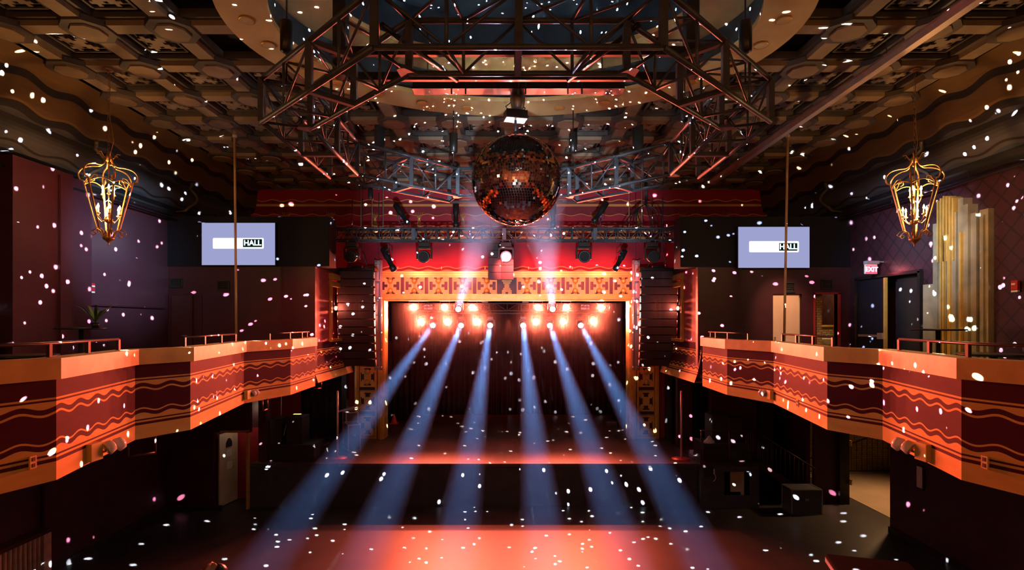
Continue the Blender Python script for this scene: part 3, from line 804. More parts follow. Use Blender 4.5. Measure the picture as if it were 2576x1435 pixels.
# support beam
p0, p1 = W(1040, 216, 7.9), W(1568, 216, 7.9)
t = thing('support_beam', 'black flat box beam spanning above the mirror ball', 'beam', ((p0.x+p1.x)/2, 7.9, p0.z))
L = p1.x-p0.x
MB().box((0, 0, .01), (L, .16, .13)).box((0, 0, -.075), (L, .22, .02)).box((0, 0, .085), (L, .22, .02)).build('beam', 'blacksatin', t)
b = MB()
for xx in (-.95, -.75, 0, .1, .7, .9): b.tube([(xx, -.09, .14), (xx, -.09, -.16)], .012, 6)
b.build('clamp_bolts', 'steel', t)
b = MB()
for xx in (-1.3, 1.2, -.05): b.tube([(xx, 0, .09), (xx, 0, .75)], .012, 6)
b.build('hanger_rods', 'steel', t)
# chain hoist & ball motor
hp = W(1302, 258, 8.1)
t = thing('chain_hoist', 'grey chain hoist between the black beam and the mirror ball motor', 'hoist', hp)
MB().lathe([(.05, -.13), (.09, -.08), (.11, .02), (.11, .12), (.06, .16)], 14).build('body', 'grey', t)
MB().tube([(0, 0, .14), (0, 0, .24)], .015, 6).build('hook', 'steel', t)
b = MB(); 
for s in (-1, 1): b.tube([(s*.03, 0, -.1), (s*.17, 0, -.22), (s*.12, -.02, -.26)], .012, 6)
b.build('shackles', 'steel', t)
mp_ = W(1297, 291, 8.1)
t = thing('mirror_ball_motor', 'black motor box directly above the mirror ball', 'motor', mp_, (0, 0, .25))
MB().box((0, 0, 0), (.32, .2, .12)).build('housing', 'blacksatin', t, bevel=.006); MB().box((0, 0, -.065), (.30, .19, .01)).build('base_plate', 'pinkpole', t)
MB().tube([(0, 0, -.07), (0, 0, -.27)], .022, 8).build('shaft', 'steel', t)
b = MB()
for s in (-1, 1): b.tube([(s*.1, 0, .05), (s*.15, 0, .12), (s*.06, .0, .2)], .008, 6)
b.build('slings', 'steel', t)

# MIRROR BALL
BC = W(1299, 455, 8.12); BR_ = .662
mb = newmat('mirror_tiles'); m, nt, bs = mb
bs.inputs['Metallic'].default_value = 1; bs.inputs['Roughness'].default_value = .045; bs.inputs['Base Color'].default_value = (.85, .66, .48, 1)
M_['mirror'] = m
t = thing('mirror_ball', 'large mirror ball hanging in the middle of the octagonal truss', 'mirror ball', BC)
b = MB(); rows = 56; Rm = random.Random(3)
for i in range(rows):
    t0, t1 = PI*i/rows, PI*(i+1)/rows; tm = (t0+t1)/2; nc = max(4, int(2*rows*math.sin(tm)))
    for k in range(nc):
        a0, a1 = 2*PI*k/nc, 2*PI*(k+1)/nc; am = (a0+a1)/2
        n = Vector((math.sin(tm)*math.cos(am), math.sin(tm)*math.sin(am), math.cos(tm)))
        e1 = Vector((-math.sin(am), math.cos(am), 0)); e2 = n.cross(e1)
        j = .026; e1 = (e1+n*Rm.gauss(0, j)).normalized(); e2 = (e2+n*Rm.gauss(0, j)).normalized()
        w = BR_*math.sin(tm)*(a1-a0)/2*.95; h = BR_*(t1-t0)/2*.95; c = n*BR_
        o = len(b.v); b.v += [tuple(c-e1*w-e2*h), tuple(c+e1*w-e2*h), tuple(c+e1*w+e2*h), tuple(c-e1*w+e2*h)]; b.face((o, o+1, o+2, o+3))
b.build('mirror_tiles', 'mirror', t)
b = MB(); b.lathe([(BR_*.992*math.sin(PI*k/40)+.0001, -BR_*.992*math.cos(PI*k/40)) for k in range(41)], 64); b.build('core', 'black', t)
MB().lathe([(.16, BR_-.025), (.12, BR_+.01), (.03, BR_+.03)], 20).build('cap', 'steel', t)

# front lighting truss --------------------------------------------------
TD = 15.0; z0 = W(0, 606, TD).z; z1 = W(0, 577, TD).z; xa, xb = W(816, 0, TD).x, W(1721, 0, TD).x
t = thing('lighting_truss', 'straight black lighting truss hung across the front of the stage', 'truss', ((xa+xb)/2, TD, z0))
L = xb-xa; nseg = 4
for k in range(nseg):
    a0 = -L/2+L*k/nseg; a1 = -L/2+L*(k+1)/nseg
    b = MB(); truss_seg(b, (a0, .15, 0), (a1, .15, 0), (a0, -.15, 0), (a1, -.15, 0), z1-z0, .024, .013, 8)
    for s in (-1, 1): b.box((a0, s*.15, (z1-z0)/2), (.10, .05, z1-z0))
    b.build('truss_section', 'steel', t)
b = MB()
for xx in (-3.9, -3.6, -3.3, 3.4, 3.75): b.tube([(xx, 0, z1-z0), (xx, 0, 8.9-z0)], .012, 6)
b.build('suspension_cables', 'ceil', t)

# fixtures --------------------------------------------------------------
def moving_head(loc, label, group=None, tilt=0., lens='lens', scale=1., name='moving_head_light'):
    """hangs at loc: base, yoke with two arms, head facing -Y"""
    t = thing(name, label, 'stage light', loc, group=group); s = scale
    MB().box((0, 0, -.07*s), (.30*s, .22*s, .12*s)).build('base', 'blacksatin', t, bevel=.01)
    b = MB().box((0, 0, -.16*s), (.37*s, .14*s, .05*s))
    for k in (-1, 1): b.box((k*.19*s, 0, -.31*s), (.045*s, .14*s, .30*s))
    b.build('yoke', 'blacksatin', t, bevel=.008)
    M = Matrix.Translation((0, 0, -.38*s)) @ Matrix.Rotation(tilt, 4, 'X') @ Matrix.Rotation(PI/2, 4, 'X')
    h = MB().lathe([(.10*s, -.20*s), (.14*s, -.14*s), (.15*s, .05*s), (.165*s, .08*s), (.165*s, .2*s), (.15*s, .21*s)], 20, M).build('head', 'blacksatin', t)
    MB().lathe([(.135*s, .205*s), (.12*s, .222*s)], 20, M).build('lens', lens, h)
    b = MB().box((0, 0, -.005), (.26*s, .1*s, .012))
    for k in (-1, 1): b.tube([(k*.1*s, 0, 0), (k*.1*s, 0, .09*s)], .018*s, 8)
    b.build('clamps', 'steel', t); return t
names = {890: 'moving head light at the truss end beside the amplifier side line array', 1070: 'moving head light under the front truss, second from the road case end',
         1273: 'moving head light at the middle of the front truss, beneath the mirror ball', 1466: 'moving head light under the front truss, second from the cable bundle end',
         1636: 'moving head light at the truss end under the drooping cable bundle'}
mh = None
for px in (890, 1070, 1273, 1466, 1636):
    loc = Vector((W(px, 0, TD).x, TD-.15, z0-.06)); loc.z = W(px, 612, TD).z
    if mh is None: mh = moving_head(loc, names[px], 'moving heads under the front truss', .15)
    else: dup(mh, loc, None, names[px])
def par(loc, aim, label, size=1., up=1, group='spotlights clamped to the front truss', name='profile_spotlight'):
    """tubular profile spotlight with yoke; aim = direction of the barrel"""
    t = thing(name, label, 'stage light', loc, group=group)
    d = Vector(aim).normalized(); M = d.to_track_quat('Z', 'Y').to_matrix().to_4x4(); s = size
    MB().lathe([(.05*s, -.36*s), (.085*s, -.33*s), (.09*s, -.05*s), (.07*s, .0), (.06*s, .2*s), (.085*s, .26*s), (.085*s, .36*s), (.07*s, .365*s)], 16, M).build('barrel', 'blacksatin', t)
    MB().lathe([(.068*s, .362*s), (.05*s, .375*s)], 16, M).build('lens', 'lens', t)
    b = MB()
    for k in (-1, 1): b.tube([Vector((k*.11*s, 0, 0)), Vector((k*.11*s, 0, -up*.18*s)), Vector((0, 0, -up*.26*s))], .011, 6)
    b.tube([(0, 0, -up*.26*s), (0, 0, -up*.40*s)], .014, 6); b.build('yoke', 'steel', t)
    MB().box((0, 0, -up*.1*s), (.05, .05, .09)).build('tape_tag', 'blue', t); return t
zt = z1
par(W(1010, 538, TD), (.5, -.25, -.75), 'profile spotlight above the front truss tilting down, farthest from the cable bundle')
par(W(1147, 541, TD), (.02, -.15, -1), 'upright profile spotlight above the front truss, between the tilted one and the mirror ball', .95)
par(W(1391, 541, TD), (-.02, -.15, -1), 'upright profile spotlight above the front truss partly behind the mirror ball edge', .95)
par(W(1510, 534, TD), (-.5, -.25, -.75), 'profile spotlight above the front truss tilting down, nearest the cable bundle')
par(W(977, 652, TD), (.45, -.3, -.8), 'profile spotlight slung under the front truss on the road case side', 1.05, -1)
par(W(1560, 654, TD), (-.45, -.3, -.8), 'profile spotlight slung under the front truss on the cable bundle side', .95, -1)

# cable bundles
def cables(name, label, paths, r, m='blacksatin'):
    b = MB()
    for p in paths: b.tube(p, r, 6)
    return tag(b.build(name, m), label, 'cable')
def arc(a, c, sag, n=12, side=0):
    a, c = Vector(a), Vector(c); return [a.lerp(c, i/n)+Vector((side*math.sin(PI*i/n), 0, sag*math.sin(PI*i/n))) for i in range(n+1)]
top = W(1622, 515, TD)
cables('cable_bundle', 'drooping bundle of cables looping onto the end of the front truss', [arc(top, W(1560+16*k, 580, TD-.1), .12, side=-.05*k) for k in range(5)]+[arc(top, W(1640+8*k, 585, TD-.1), .15, side=.05*k) for k in range(4)]+[[top+Vector((.02*k, 0, 0)), top+Vector((.02*k, 0, .9))] for k in range(4)], .014)
p0 = Vector((XO+octv(ip, 7).x*.98, OD-.5, OZ+.3))
pc = W(1735, 280, 9.6); pd = W(1713, 430, 9.9)
cables('cable_bundle', 'bundle of black cables hanging down through the octagonal truss beside the long ceiling track', [arc(W(1720+5*k, 270, 9.3), W(1706+3*k, 418-6*k, 9.5), -.05, side=.12+.03*k) for k in range(8)], .016)

# line arrays -------------------------------------------------------------
def line_array(sx, label):
    D = 16.2; top = W(899 if sx < 0 else 1654, 684, D)
    t = thing('line_array', label, 'speaker', top, group='line arrays either side of the stage'); w = 1.02; n = 12; h = .232
    b = MB().box((0, 0, .05), (w+.12, .5, .08)); b.box((0, .0, .12), (.3, .1, .1)); b.build('rigging_frame', 'blacksatin', t)
    b = MB()
    for xx in (-.3, .3): b.tube([(xx, 0, .1), (xx*.5, 0, .6)], .012, 6); b.tube([(xx*.5, 0, .6), (xx*.5, 0, 8.6-top.z)], .012, 6)
    b.build('chains', 'steel', t)
    ang = 0; p = Vector((0, 0, 0)); rigs = {-1: MB(), 1: MB()}
    for k in range(n):
        ang = .004*k+.0016*k*k
        Mx = Matrix.Translation(p) @ Matrix.Rotation(ang, 4, 'X')    # tilts downwards towards the room
        c = MB(); ww = w/2; sl = .022
        # wedge cabinet with V front
        fr = [(-ww, -.22), (-.07, -.16), (.07, -.16), (ww, -.22), (ww*.72, .28), (-ww*.72, .28)]
        vs = [Mx @ Vector((x, y, z)) for z in (0, -h+sl) for x, y in fr]
        c.add(vs, [tuple(range(6))[::-1], tuple(range(6, 12))]+[(i, (i+1) % 6, 6+(i+1) % 6, 6+i) for i in range(6)])
        ob = c.build('speaker_cabinet', 'baffle', t)
        for s in (-1, 1):
            rig = rigs[s]; rig.box(Mx @ Vector((-sx*0+s*(ww+.012), -.14, -h/2)), (.03, .10, h*.72), Mx.to_3x3())
            rig.tube([Mx @ Vector((s*(ww+.02), -.20, -.02)), Mx @ Vector((s*(ww+.02), -.20, -h+.02))], .012, 6)
        p = Mx @ Vector((0, 0, -h))
    rigs[-1].build('rigging_plate', 'alu', t); rigs[1].build('rigging_plate', 'alu', t); return t
line_array(-1, 'tall curved line array speaker hanging beside the road cases')
line_array(1, 'tall curved line array speaker hanging on the stage railing side')
top = W(1260, 640, 16.4)
t = thing('centre_speaker_array', 'small centre-hung speaker cluster in front of the frieze', 'speaker', top)
for k in range(5):
    c = MB(); h = .215; ang = .01*k; Mx = Matrix.Translation((0, -.012*k, -h*k+.3)) @ Matrix.Rotation(ang, 4, 'X')
    fr = [(-.375, -.2), (0, -.15), (.375, -.2), (.3, .2), (-.3, .2)]
    vs = [Mx @ Vector((x, y, z)) for z in (0, -h+.012) for x, y in fr]
    c.add(vs, [tuple(range(5))[::-1], tuple(range(5, 10))]+[(i, (i+1) % 5, 5+(i+1) % 5, 5+i) for i in range(5)]); c.build('speaker_cabinet', 'baffle', t)
b = MB().box((0, 0, .34), (.8, .4, .06)); b.tube([(-.3, 0, .36), (-.3, 0, 1.9)], .012, 6).tube([(.3, 0, .36), (.3, 0, 1.9)], .012, 6); b.build('rigging_frame', 'blacksatin', t)
# vertical ladder trusses beside the jambs
for sx, lab in ((-1, 'upright pale ladder truss beside the jamb on the road case side'), (1, 'upright pale ladder truss beside the jamb on the stage railing side')):
    x = W(952 if sx < 0 else 1600, 0, 17.2).x; za, zb = W(0, 932, 17.2).z, W(0, 655, 17.2).z
    t = thing('ladder_truss', lab, 'truss', (x, 17.2, za)); b = MB(); H = zb-za
    for dx in (-.085, .085): b.tube([(dx, -.08, 0), (dx, -.08, H)], .022, 8); b.tube([(dx, .08, 0), (dx, .08, H)], .022, 8)
    b.build('uprights', 'pinkpole', t)
    for k in range(7): z = .1+k*(H-.2)/6; MB().box((0, -.0, z), (.2, .19, .045)).build('rung', 'pinkpole', t)
    b = MB().box((-sx*.0, .11, H/2), (.15, .01, H)); b.build('backing_panel', 'pinkpole', t)
    b = MB(); b.tube([(0, .05, H), (0, .05, 9.0-za)], .012, 6); b.build('hanging_cable', 'steel', t)

# stage lamps --------------------------------------------------------------
SD = 20.0
M_['hotred'] = emit('red_lamp_lens', (1, .36, .20), 14); M_['hotwhite'] = emit('white_lamp_lens', (.85, .92, 1), 20)
row1 = [1041, 1119, 1188, 1353, 1424, 1511]; row2 = [1059, 1126, 1201, 1348, 1416, 1492]
whites2 = [1089, 1160, 1233, 1316, 1383, 1461]; whites1 = [1153, 1390]
ordn = ['first', 'second', 'third', 'fourth', 'fifth', 'sixth']
wash = None; REDC = (1, .125, .065)
def wash_light(loc, label):
    global wash
    if wash is None:
        t = thing('wash_light', label, 'stage light', loc, group='glowing red wash lights over the stage')
        M = Matrix.Rotation(PI/2, 4, 'X')
        MB().lathe([(.08, -.16), (.13, -.12), (.14, .0), (.15, .02), (.15, .06)], 20, M).build('housing', 'blacksatin', t)
        MB().lathe([(.125, .055), (.12, .066)], 20, M).build('lens', 'hotred', t)
        b = MB()
        for k in (-1, 1): b.box((k*.165, 0, .1), (.02, .06, .24))
        b.box((0, 0, .22), (.35, .06, .02)); b.tube([(0, 0, .22), (0, 0, .3)], .02, 8); b.build('yoke', 'blacksatin', t); wash = t; return t
    return dup(wash, loc, None, label)
for r_, row, py, word in ((0, row1, 774, 'upper'), (1, row2, 810, 'lower')):
    for i, px in enumerate(row):
        D = SD+(.3 if r_ else -.3); loc = W(px, py, D)
        wash_light(loc, '%s glowing red wash light from the traffic cone side in the %s row' % (ordn[i], word))
        light('SPOT', 'wash_beam', loc+Vector((0, -.1, 0)), 1800, REDC, (loc.x*.9, 8.0, 4.3), 84, .45, .10)
beam_specs = []
bh = None
targets = {1089: (-4.32, 6.5, 0), 1160: (-2.6, 6.5, 0), 1233: (-.97, 6.5, 0), 1316: (.64, 6.5, 0), 1383: (2.08, 6.5, 0), 1461: (3.39, 6.5, 0)}
for px, py, lab in [(p, 818, '%s white beam light from the traffic cone side, lower row over the stage' % ordn[i]) for i, p in enumerate(whites2)]+[(1153, 777, 'bright white beam light aimed up, upper row, on the traffic cone side'), (1390, 777, 'bright white beam light aimed up, upper row, on the stage railing side')]:
    D = SD-.2 if py > 800 else 18.7; lens = W(px, py, D); hang = lens+Vector((0, .12, .30))
    if bh is None: bh = moving_head(hang, lab, 'lit white beam lights over the stage', .3, 'hotwhite', .72, 'beam_light'); o = bh
    else: o = dup(bh, hang, None, lab)
    src = lens+Vector((0, -.06, 0))
    if py > 800:
        beam_specs.append((src, Vector(targets[px]), 4.3, 56000, (.17, .46, 1.)))
    else: beam_specs.append((src, BC+Vector((-.3 if px < 1280 else .3, 0, .1)), 5.0, 30000, (.6, .68, 1.)))
for px in (1220, 1322):
    moving_head(W(px, 757, SD), 'unlit moving head light in the upper row just %s of the stage centre' % ('traffic cone side' if px < 1280 else 'railing side'), None, .2, 'lens', .8)
for px in (1077, 1472):
    p = W(px, 773, SD); t = thing('light_panel', 'small dull pink light panel in the upper stage row on the %s side' % ('traffic cone' if px < 1280 else 'railing'), 'light panel', p)
    MB().box((0, 0, 0), (.3, .08, .18)).build('housing', 'pinkpole', t); MB().box((0, -.045, 0), (.26, .01, .05)).build('led_strip', 'red', t); MB().tube([(0, 0, .09), (0, 0, .2)], .012, 6).build('hanger', 'steel', t)
def pipe_truss(y, z, h, label):
    t = thing('stage_truss', label, 'truss', (PC, y, z)); b = MB()
    truss_seg(b, (-3.7, .1, 0), (3.7, .1, 0), (-3.7, -.1, 0), (3.7, -.1, 0), h, .018, .010, 18); b.build('truss_section', 'steel', t)
    b = MB()
    for xx in (-3.2, -1, 1, 3.2): b.tube([(xx, 0, h), (xx, 0, 6.6-z)], .01, 6)
    b.build('suspension_cables', 'steel', t)
pipe_truss(SD-.1, W(0, 786, SD).z+.05, .26, 'dark truss behind the upper row of red stage lamps')
b = MB().tube([(-3.6, 20.3, 5.28), (3.6, 20.3, 5.28)], .024, 8)
for xx in (-3, -1, 1, 3): b.tube([(xx, 20.3, 5.28), (xx, 20.3, 6.6)], .01, 6)
tag(b.build('lighting_pipe', 'steel'), 'black pipe carrying the lower row of stage lamps', 'pipe')

for x in (-2.2, 0, 2.2): light('SPOT', 'stage_edge_wash', (x, 19.9, 5.05), 420, REDC, (x*1.2, 15.4, SF), 52, .9, .08)  # extra red spots without fixtures, added to light the stage's front strip
# niche lamps
for sx, lab in ((-1, 'glowing red lamp in the wall niche on the road case side'), (1, 'glowing red lamp in the wall niche on the stage railing side')):
    p = W(849 if sx < 0 else 1706, 776, 15.9); p.x = sx*4.98-.06
    t = thing('niche_lamp', lab, 'lamp', p); Mx = Matrix.Rotation(-sx*PI/2*.75, 4, 'Z') @ Matrix.Rotation(PI/2, 4, 'X')
    MB().lathe([(.04, -.1), (.07, -.06), (.075, .05)], 14, Mx).build('housing', 'blacksatin', t)
    b = MB()
    for k in range(7):
        a_ = k*PI/3; r_ = .045 if k < 6 else 0; b.lathe([(.018, .05), (.016, .062)], 8, Mx @ Matrix.Translation((r_*math.cos(a_), r_*math.sin(a_), 0)))
    b.build('led_cluster', emit('niche_led', (1, .25, .12), 12), t); MB().tube([(0, 0, 0), (-0, 0, .3)], .012, 6).build('bracket', 'steel', t)
    light('POINT', 'niche_glow', p+Vector((-sx*.12, -.12, 0)), 30, (1, .2, .12), radius=.05)

# lanterns -------------------------------------------------------------------
def lantern(loc, rotz, label):
    t = thing('lantern', label, 'lantern', loc, (0, 0, rotz), group='gilded lanterns over the balconies')
    fr = MB(); n = 6
    sc = 1.0
    for k in range(n):
        a = 2*PI*k/n+.3; u = Vector((math.cos(a), math.sin(a), 0)); Z = Vector((0, 0, 1))
        # tapered upright
        fr.bar(u*.36+Z*.28, u*.165-Z*.52, .026, .012)
        # big shoulder scroll
        q = [u*.05+Z*.70, u*.07+Z*.60, u*.13+Z*.54, u*.24+Z*.53, u*.36+Z*.49, u*.43+Z*.40, u*.41+Z*.30, u*.36+Z*.28]
        pts_ = []
        for i in range(len(q)-1):
            for s in range(4): 
                p_m1, p0_, p1_, p2_ = q[max(i-1, 0)], q[i], q[i+1], q[min(i+2, len(q)-1)]; s_ = s/4
                pts_.append(.5*((2*p0_)+(-p_m1+p1_)*s_+(2*p_m1-5*p0_+4*p1_-p2_)*s_*s_+(-p_m1+3*p0_-3*p1_+p2_)*s_**3))
        fr.tube(pts_+[q[-1]], .013, 6)
        fr.tube([u*.33+Z*.24, u*.27+Z*.34, u*.21+Z*.36, u*.2+Z*.30, u*.25+Z*.28], .009, 6)
        # crown leaf
        fr.tube([u*.03+Z*.66, u*.09+Z*.70, u*.13+Z*.76, u*.17+Z*.75], .009, 6)
        # lower scroll
        fr.tube([u*.165-Z*.52, u*.22-Z*.54, u*.26-Z*.59, u*.22-Z*.63, u*.18-Z*.60, u*.2-Z*.56], .009, 6)
        fr.tube([u*.165-Z*.52, u*.11-Z*.55, u*.08-Z*.64, u*.06-Z*.70], .013, 6)
        # arched band between uprights
        a2 = 2*PI*(k+1)/n+.3; u2 = Vector((math.cos(a2), math.sin(a2), 0))
        fr.tube([(u*.34+Z*.22).lerp(u2*.34+Z*.22, i/8)+Z*.07*math.sin(PI*i/8) for i in range(9)], .009, 6)
    fr.build('frame', 'iron', t)
    MB().lathe([(.02, .62), (.05, .64), (.045, .68), (.06, .7), (.03, .74)], 14).build('crown', 'iron', t)
    MB().lathe([(.003, -.80), (.012, -.77), (.01, -.75), (.06, -.70), (.09, -.67), (.08, -.65), (.02, -.64)], 14).build('finial', 'iron', t)
    MB().tube([(0, 0, -.66), (0, 0, .64)], .009, 8).lathe([(.02, -.42), (.06, -.38), (.065, -.35), (.02, -.34)], 12).build('centre_rod', 'iron', t)
    fl = emit('candle_flame', (1, .62, .25), 45) if 'flame' not in M_ else M_['flame']; M_['flame'] = fl
    for tier, (nn_, rr, zz, z0_) in enumerate(((6, .17, -.22, -.36), (3, .09, .12, -.02))):
        for k in range(nn_):
            a = 2*PI*k/nn_+.2+tier; u = Vector((math.cos(a), math.sin(a), 0)); Z = Vector((0, 0, 1))
            c = MB().tube([Z*z0_, u*rr*.6+Z*(z0_-.04), u*rr+Z*(zz-.10), u*rr+Z*(zz-.05)], .008, 6)
            c.lathe([(.012, zz-.07), (.032, zz-.055), (.028, zz-.045), (.013, zz-.04), (.013, zz+.03)], 10, Matrix.Translation(u*rr))
            o = c.build('candle_arm', 'brass', t)
            MB().lathe([(.004, zz+.03), (.017, zz+.05), (.014, zz+.075), (.002, zz+.11)], 10, Matrix.Translation(u*rr)).build('bulb', 'flame', o)
    c = MB(); zz = .72; 
    H = CEIL-loc[2]
    nl = int((H-zz)/.06)
    for k in range(nl):
        z = zz+k*.06; rot = (k % 2)*PI/2; dx, dy = (math.cos(rot)*.014, math.sin(rot)*.014)
        c.tube([(dx, dy, z), (dx, dy, z+.05), (-dx, -dy, z+.05), (-dx, -dy, z)], .0035, 4, closed=True)
    c.tube([(.02, 0, zz), (.09, 0, zz+.25), (.03, 0, zz+.6), (.02, 0, H)], .005, 5)
    c.build('chain', 'iron', t)
    MB().lathe([(.02, H-.05), (.08, H-.02), (.08, H)], 14).build('ceiling_canopy', 'iron', t)
    return t
LL = W(273, 500, 9.3); LR = W(2301, 503, 9.3)
lantern(LL, 0, 'gilded candle lantern hanging over the balcony with the small palm')
lantern(LR, .5, 'gilded candle lantern hanging over the balcony beside the EXIT sign')
WARM = (1, .50, .17)
for L_ in (LL, LR):
    for z in (-.18, .2): light('POINT', 'lantern_glow', L_+Vector((0, 0, z)), 75, WARM, radius=.03)
# further lanterns of the two rows, behind the camera
for x in (-6.8, 6.8):
    for y in (1.0, -3.0): light('POINT', 'lantern_glow', (x, y, 7.0), 45, WARM, radius=.12)

# parapet railings -------------------------------------------------------------
def railing(sx, y0, y1, label):
    mid = (y0+y1)/2; ys = [y0]+[p[1] for p in pts if y0 < p[1] < y1]+[y1]
    loc = Vector((par_pt(sx, mid, .15), mid, ZR)); t = thing('railing', label, 'railing', loc, group='low rails on the balcony parapets')
    P_ = [Vector((par_pt(sx, y, .15), y, ZR+.135))-loc for y in ys]
    MB().tube(P_, .017, 8).build('top_rail', 'rail', t)
    n = max(2, int((y1-y0)/.9)+1)
    for k in range(n+1):
        y = y0+(y1-y0)*k/n; p = Vector((par_pt(sx, y, .15), y, ZR))-loc; MB().box(p+Vector((0, 0, .065)), (.035, .035, .13)).build('post', 'rail', t)
for sx, w in ((-1, 'on the balcony with the small palm'), (1, 'on the balcony beside the EXIT sign')):
    railing(sx, 3.9, 6.95, 'longest low rail nearest the camera '+w); railing(sx, 7.95, 10.3, 'middle low rail on the parapet cap '+w); railing(sx, 11.2, 13.5, 'low rail nearest the stage '+w)

# emergency lights on the parapets --------------------------------------------
def emergency(sx, y, z, s, label, flip=1):
    x = par_pt(sx, y, 0); t = thing('emergency_light', label, 'emergency light', (x, y, z)); d = -sx
    MB().box((d*.045*s, -.02*s, 0), (.09*s, .18*s, .2*s)).build('battery_box', 'yellow', t, bevel=.004)
    for k in (0, 1):
        M = Matrix.Translation((d*.10*s, (.17+.17*k)*s, .02*s)) @ Matrix.Rotation(-d*(.6+.5*k), 4, 'Z') @ Matrix.Rotation(PI/2+.5, 4, 'X')
        h = MB().lathe([(.03*s, -.05*s), (.07*s, -.03*s), (.085*s, .04*s), (.08*s, .05*s)], 16, M).build('lamp_head', 'ceramic', t)
        MB().lathe([(.076*s, .05*s), (.05*s, .06*s)], 16, M).build('lens', 'grey', h)
    MB().box((d*.03*s, .16*s, -.04*s), (.03*s, .3*s, .02*s)).build('bracket', 'yellow', t)
emergency(-1, 5.95, 3.52, .95, 'yellow battery emergency light with two lamps on the parapet over the ribbed counter')
emergency(1, 5.95, 3.52, .95, 'yellow battery emergency light with two lamps on the parapet over the tall black cabinet')
emergency(-1, 10.4, 3.56, .8, 'small emergency light on the parapet above the amplifier stack')
emergency(1, 10.4, 3.56, .8, 'small emergency light on the parapet above the stage railing')
def outlet(sx, y, z, label):
    x = par_pt(sx, y, 0); t = thing('wall_outlet', label, 'outlet', (x, y, z)); ds = -sx
    MB().box((ds*.008, 0, 0), (.016, .075, .12)).build('cover_plate', 'gold', t, bevel=.003)
    b = MB()
    for k in (-1, 1): b.box((ds*.018, 0, k*.028), (.006, .03, .034))
    b.build('sockets', 'maroon', t)
outlet(-1, 5.08, 3.62, 'painted wall outlet on the parapet near the ribbed counter side')
outlet(1, 5.08, 3.62, 'painted wall outlet on the parapet above the right-hand dark lower wall')
outlet(1, 9.0, 3.60, 'painted wall outlet on the far red-lit parapet face over the corridor')
# trapeze pipes below balcony
def trapeze(sx, px0, px1, py, D, label):
    a, c = W(px0, py, D), W(px1, py, D+.25); c.z = a.z; mid = (a+c)/2
    t = thing('pipe_hanger', label, 'pipe', mid); a, c = a-mid, c-mid; up = Vector((0, 0, 3.42-mid.z))
    MB().tube([a, c], .018, 8).build('cross_pipe', 'rail', t); MB().tube([a, a+up], .018, 8).tube([c, c+up], .018, 8).build('drop_rods', 'rail', t)
trapeze(-1, 321, 390, 1150, 7.1, 'empty pipe frame hanging under the parapet beside the large emergency light')
trapeze(-1, 660, 672, 1035, 10.6, 'short pipe frame under the parapet near the small emergency light and amplifiers')
trapeze(-1, 790, 808, 980, 13.7, 'red-lit pipe frame under the balcony end next to the pale stage pole')
# thin wires under right parapet
b = MB()
for k in range(26):
    y = 5.2+k*.19; x = par_pt(1, y, .25); b.tube([(x, y, 3.4), (x+.01, y, 3.4-R.uniform(.03, .12))], .004, 4)
tag(b.build('cable_ties', 'black'), 'row of short dangling wire ends under the right parapet', 'wires', kind='stuff')

# balcony furniture ------------------------------------------------------------
def booth(sx, y0, y1, label):
    t = thing('booth_sofa', label, 'sofa', (sx*8.0, (y0+y1)/2, BF)); L = y1-y0
    MB().box((sx*.05, 0, .22), (.75, L, .44)).build('seat', 'green', t, bevel=.04)
    b = MB(); nx, nz = int(L/.14), 5
    vs = []
    for j in range(nz*3+1):
        for i in range(nx*3+1):
            bul = abs(math.sin(i/3*PI+(j//3 % 2)*PI/2))*abs(math.sin(j/3*PI)); vs.append((-sx*(.05*bul)+sx*.30, -L/2+L*i/(nx*3), .42+.50*j/(nz*3)))
    w = nx*3+1
    b.add(vs, [(j*w+i, j*w+i+1, (j+1)*w+i+1, (j+1)*w+i) for j in range(nz*3) for i in range(w-1)], True); b.bx(sx*.30, sx*.5, -L/2, L/2, .42, .95) if sx > 0 else b.bx(-.5, -.30, -L/2, L/2, .42, .95)
    b.build('tufted_back', 'green', t)
booth(-1, 4.5, 8.95, 'green tufted leather booth sofa on the balcony with the small palm')
booth(1, 4.5, 8.9, 'green tufted leather booth sofa on the balcony under the red alarm')
def htable(px, py, D, label, r=.38, oval=1.):
    p = W(px, py, D); h = p.z-BF
    t = thing('high_table', label, 'table', (p.x, p.y, BF)); MB().lathe([(r, h-.03), (r, h)], 28, Matrix.Diagonal((oval, 1, 1, 1))).build('table_top', 'dark', t)
    MB().tube([(0, 0, .02), (0, 0, h-.03)], .04, 10).build('pedestal', 'dark', t); MB().lathe([(.25, 0), (.25, .02), (.05, .05)], 20).build('base', 'dark', t); return t, p
_, pp = htable(205, 825, 9.5, 'dark high table on the balcony with a small palm on it')
t = thing('potted_palm', 'small dark green palm standing on the high table on the balcony', 'plant', (pp.x+.24, pp.y, pp.z))
MB().lathe([(.05, 0), (.07, .09), (.06, .09)], 12).build('pot', 'dark', t)
b = MB(); Rp = random.Random(5)
for k in range(16):
    a = Rp.uniform(-1.2, 1.2)+(.3 if k % 3 else PI); l = Rp.uniform(.22, .4); u = Vector((math.cos(a), math.sin(a), 0)); sd = Vector((-u.y, u.x, 0)); prev = None
    for i in range(7):
        s = i/6; c = u*l*s+Vector((0, 0, .09+l*.8*math.sin(s*1.9))); w = .022*math.sin(PI*min(1, s+.12)); q = (c-sd*w, c+sd*w)
        if prev: b.add([prev[0], prev[1], q[1], q[0]], [(0, 1, 2, 3)])
        prev = q
b.build('fronds', 'leaf', t)
htable(2360, 828, 10.0, 'dark high table in front of the gilded pilaster', .42)
htable(60, 893, 7.0, 'low dark table in front of the green booth on the balcony with the palm', .36); htable(2500, 890, 7.4, 'low dark table in front of the green booth beside the gilded pilaster', .4)

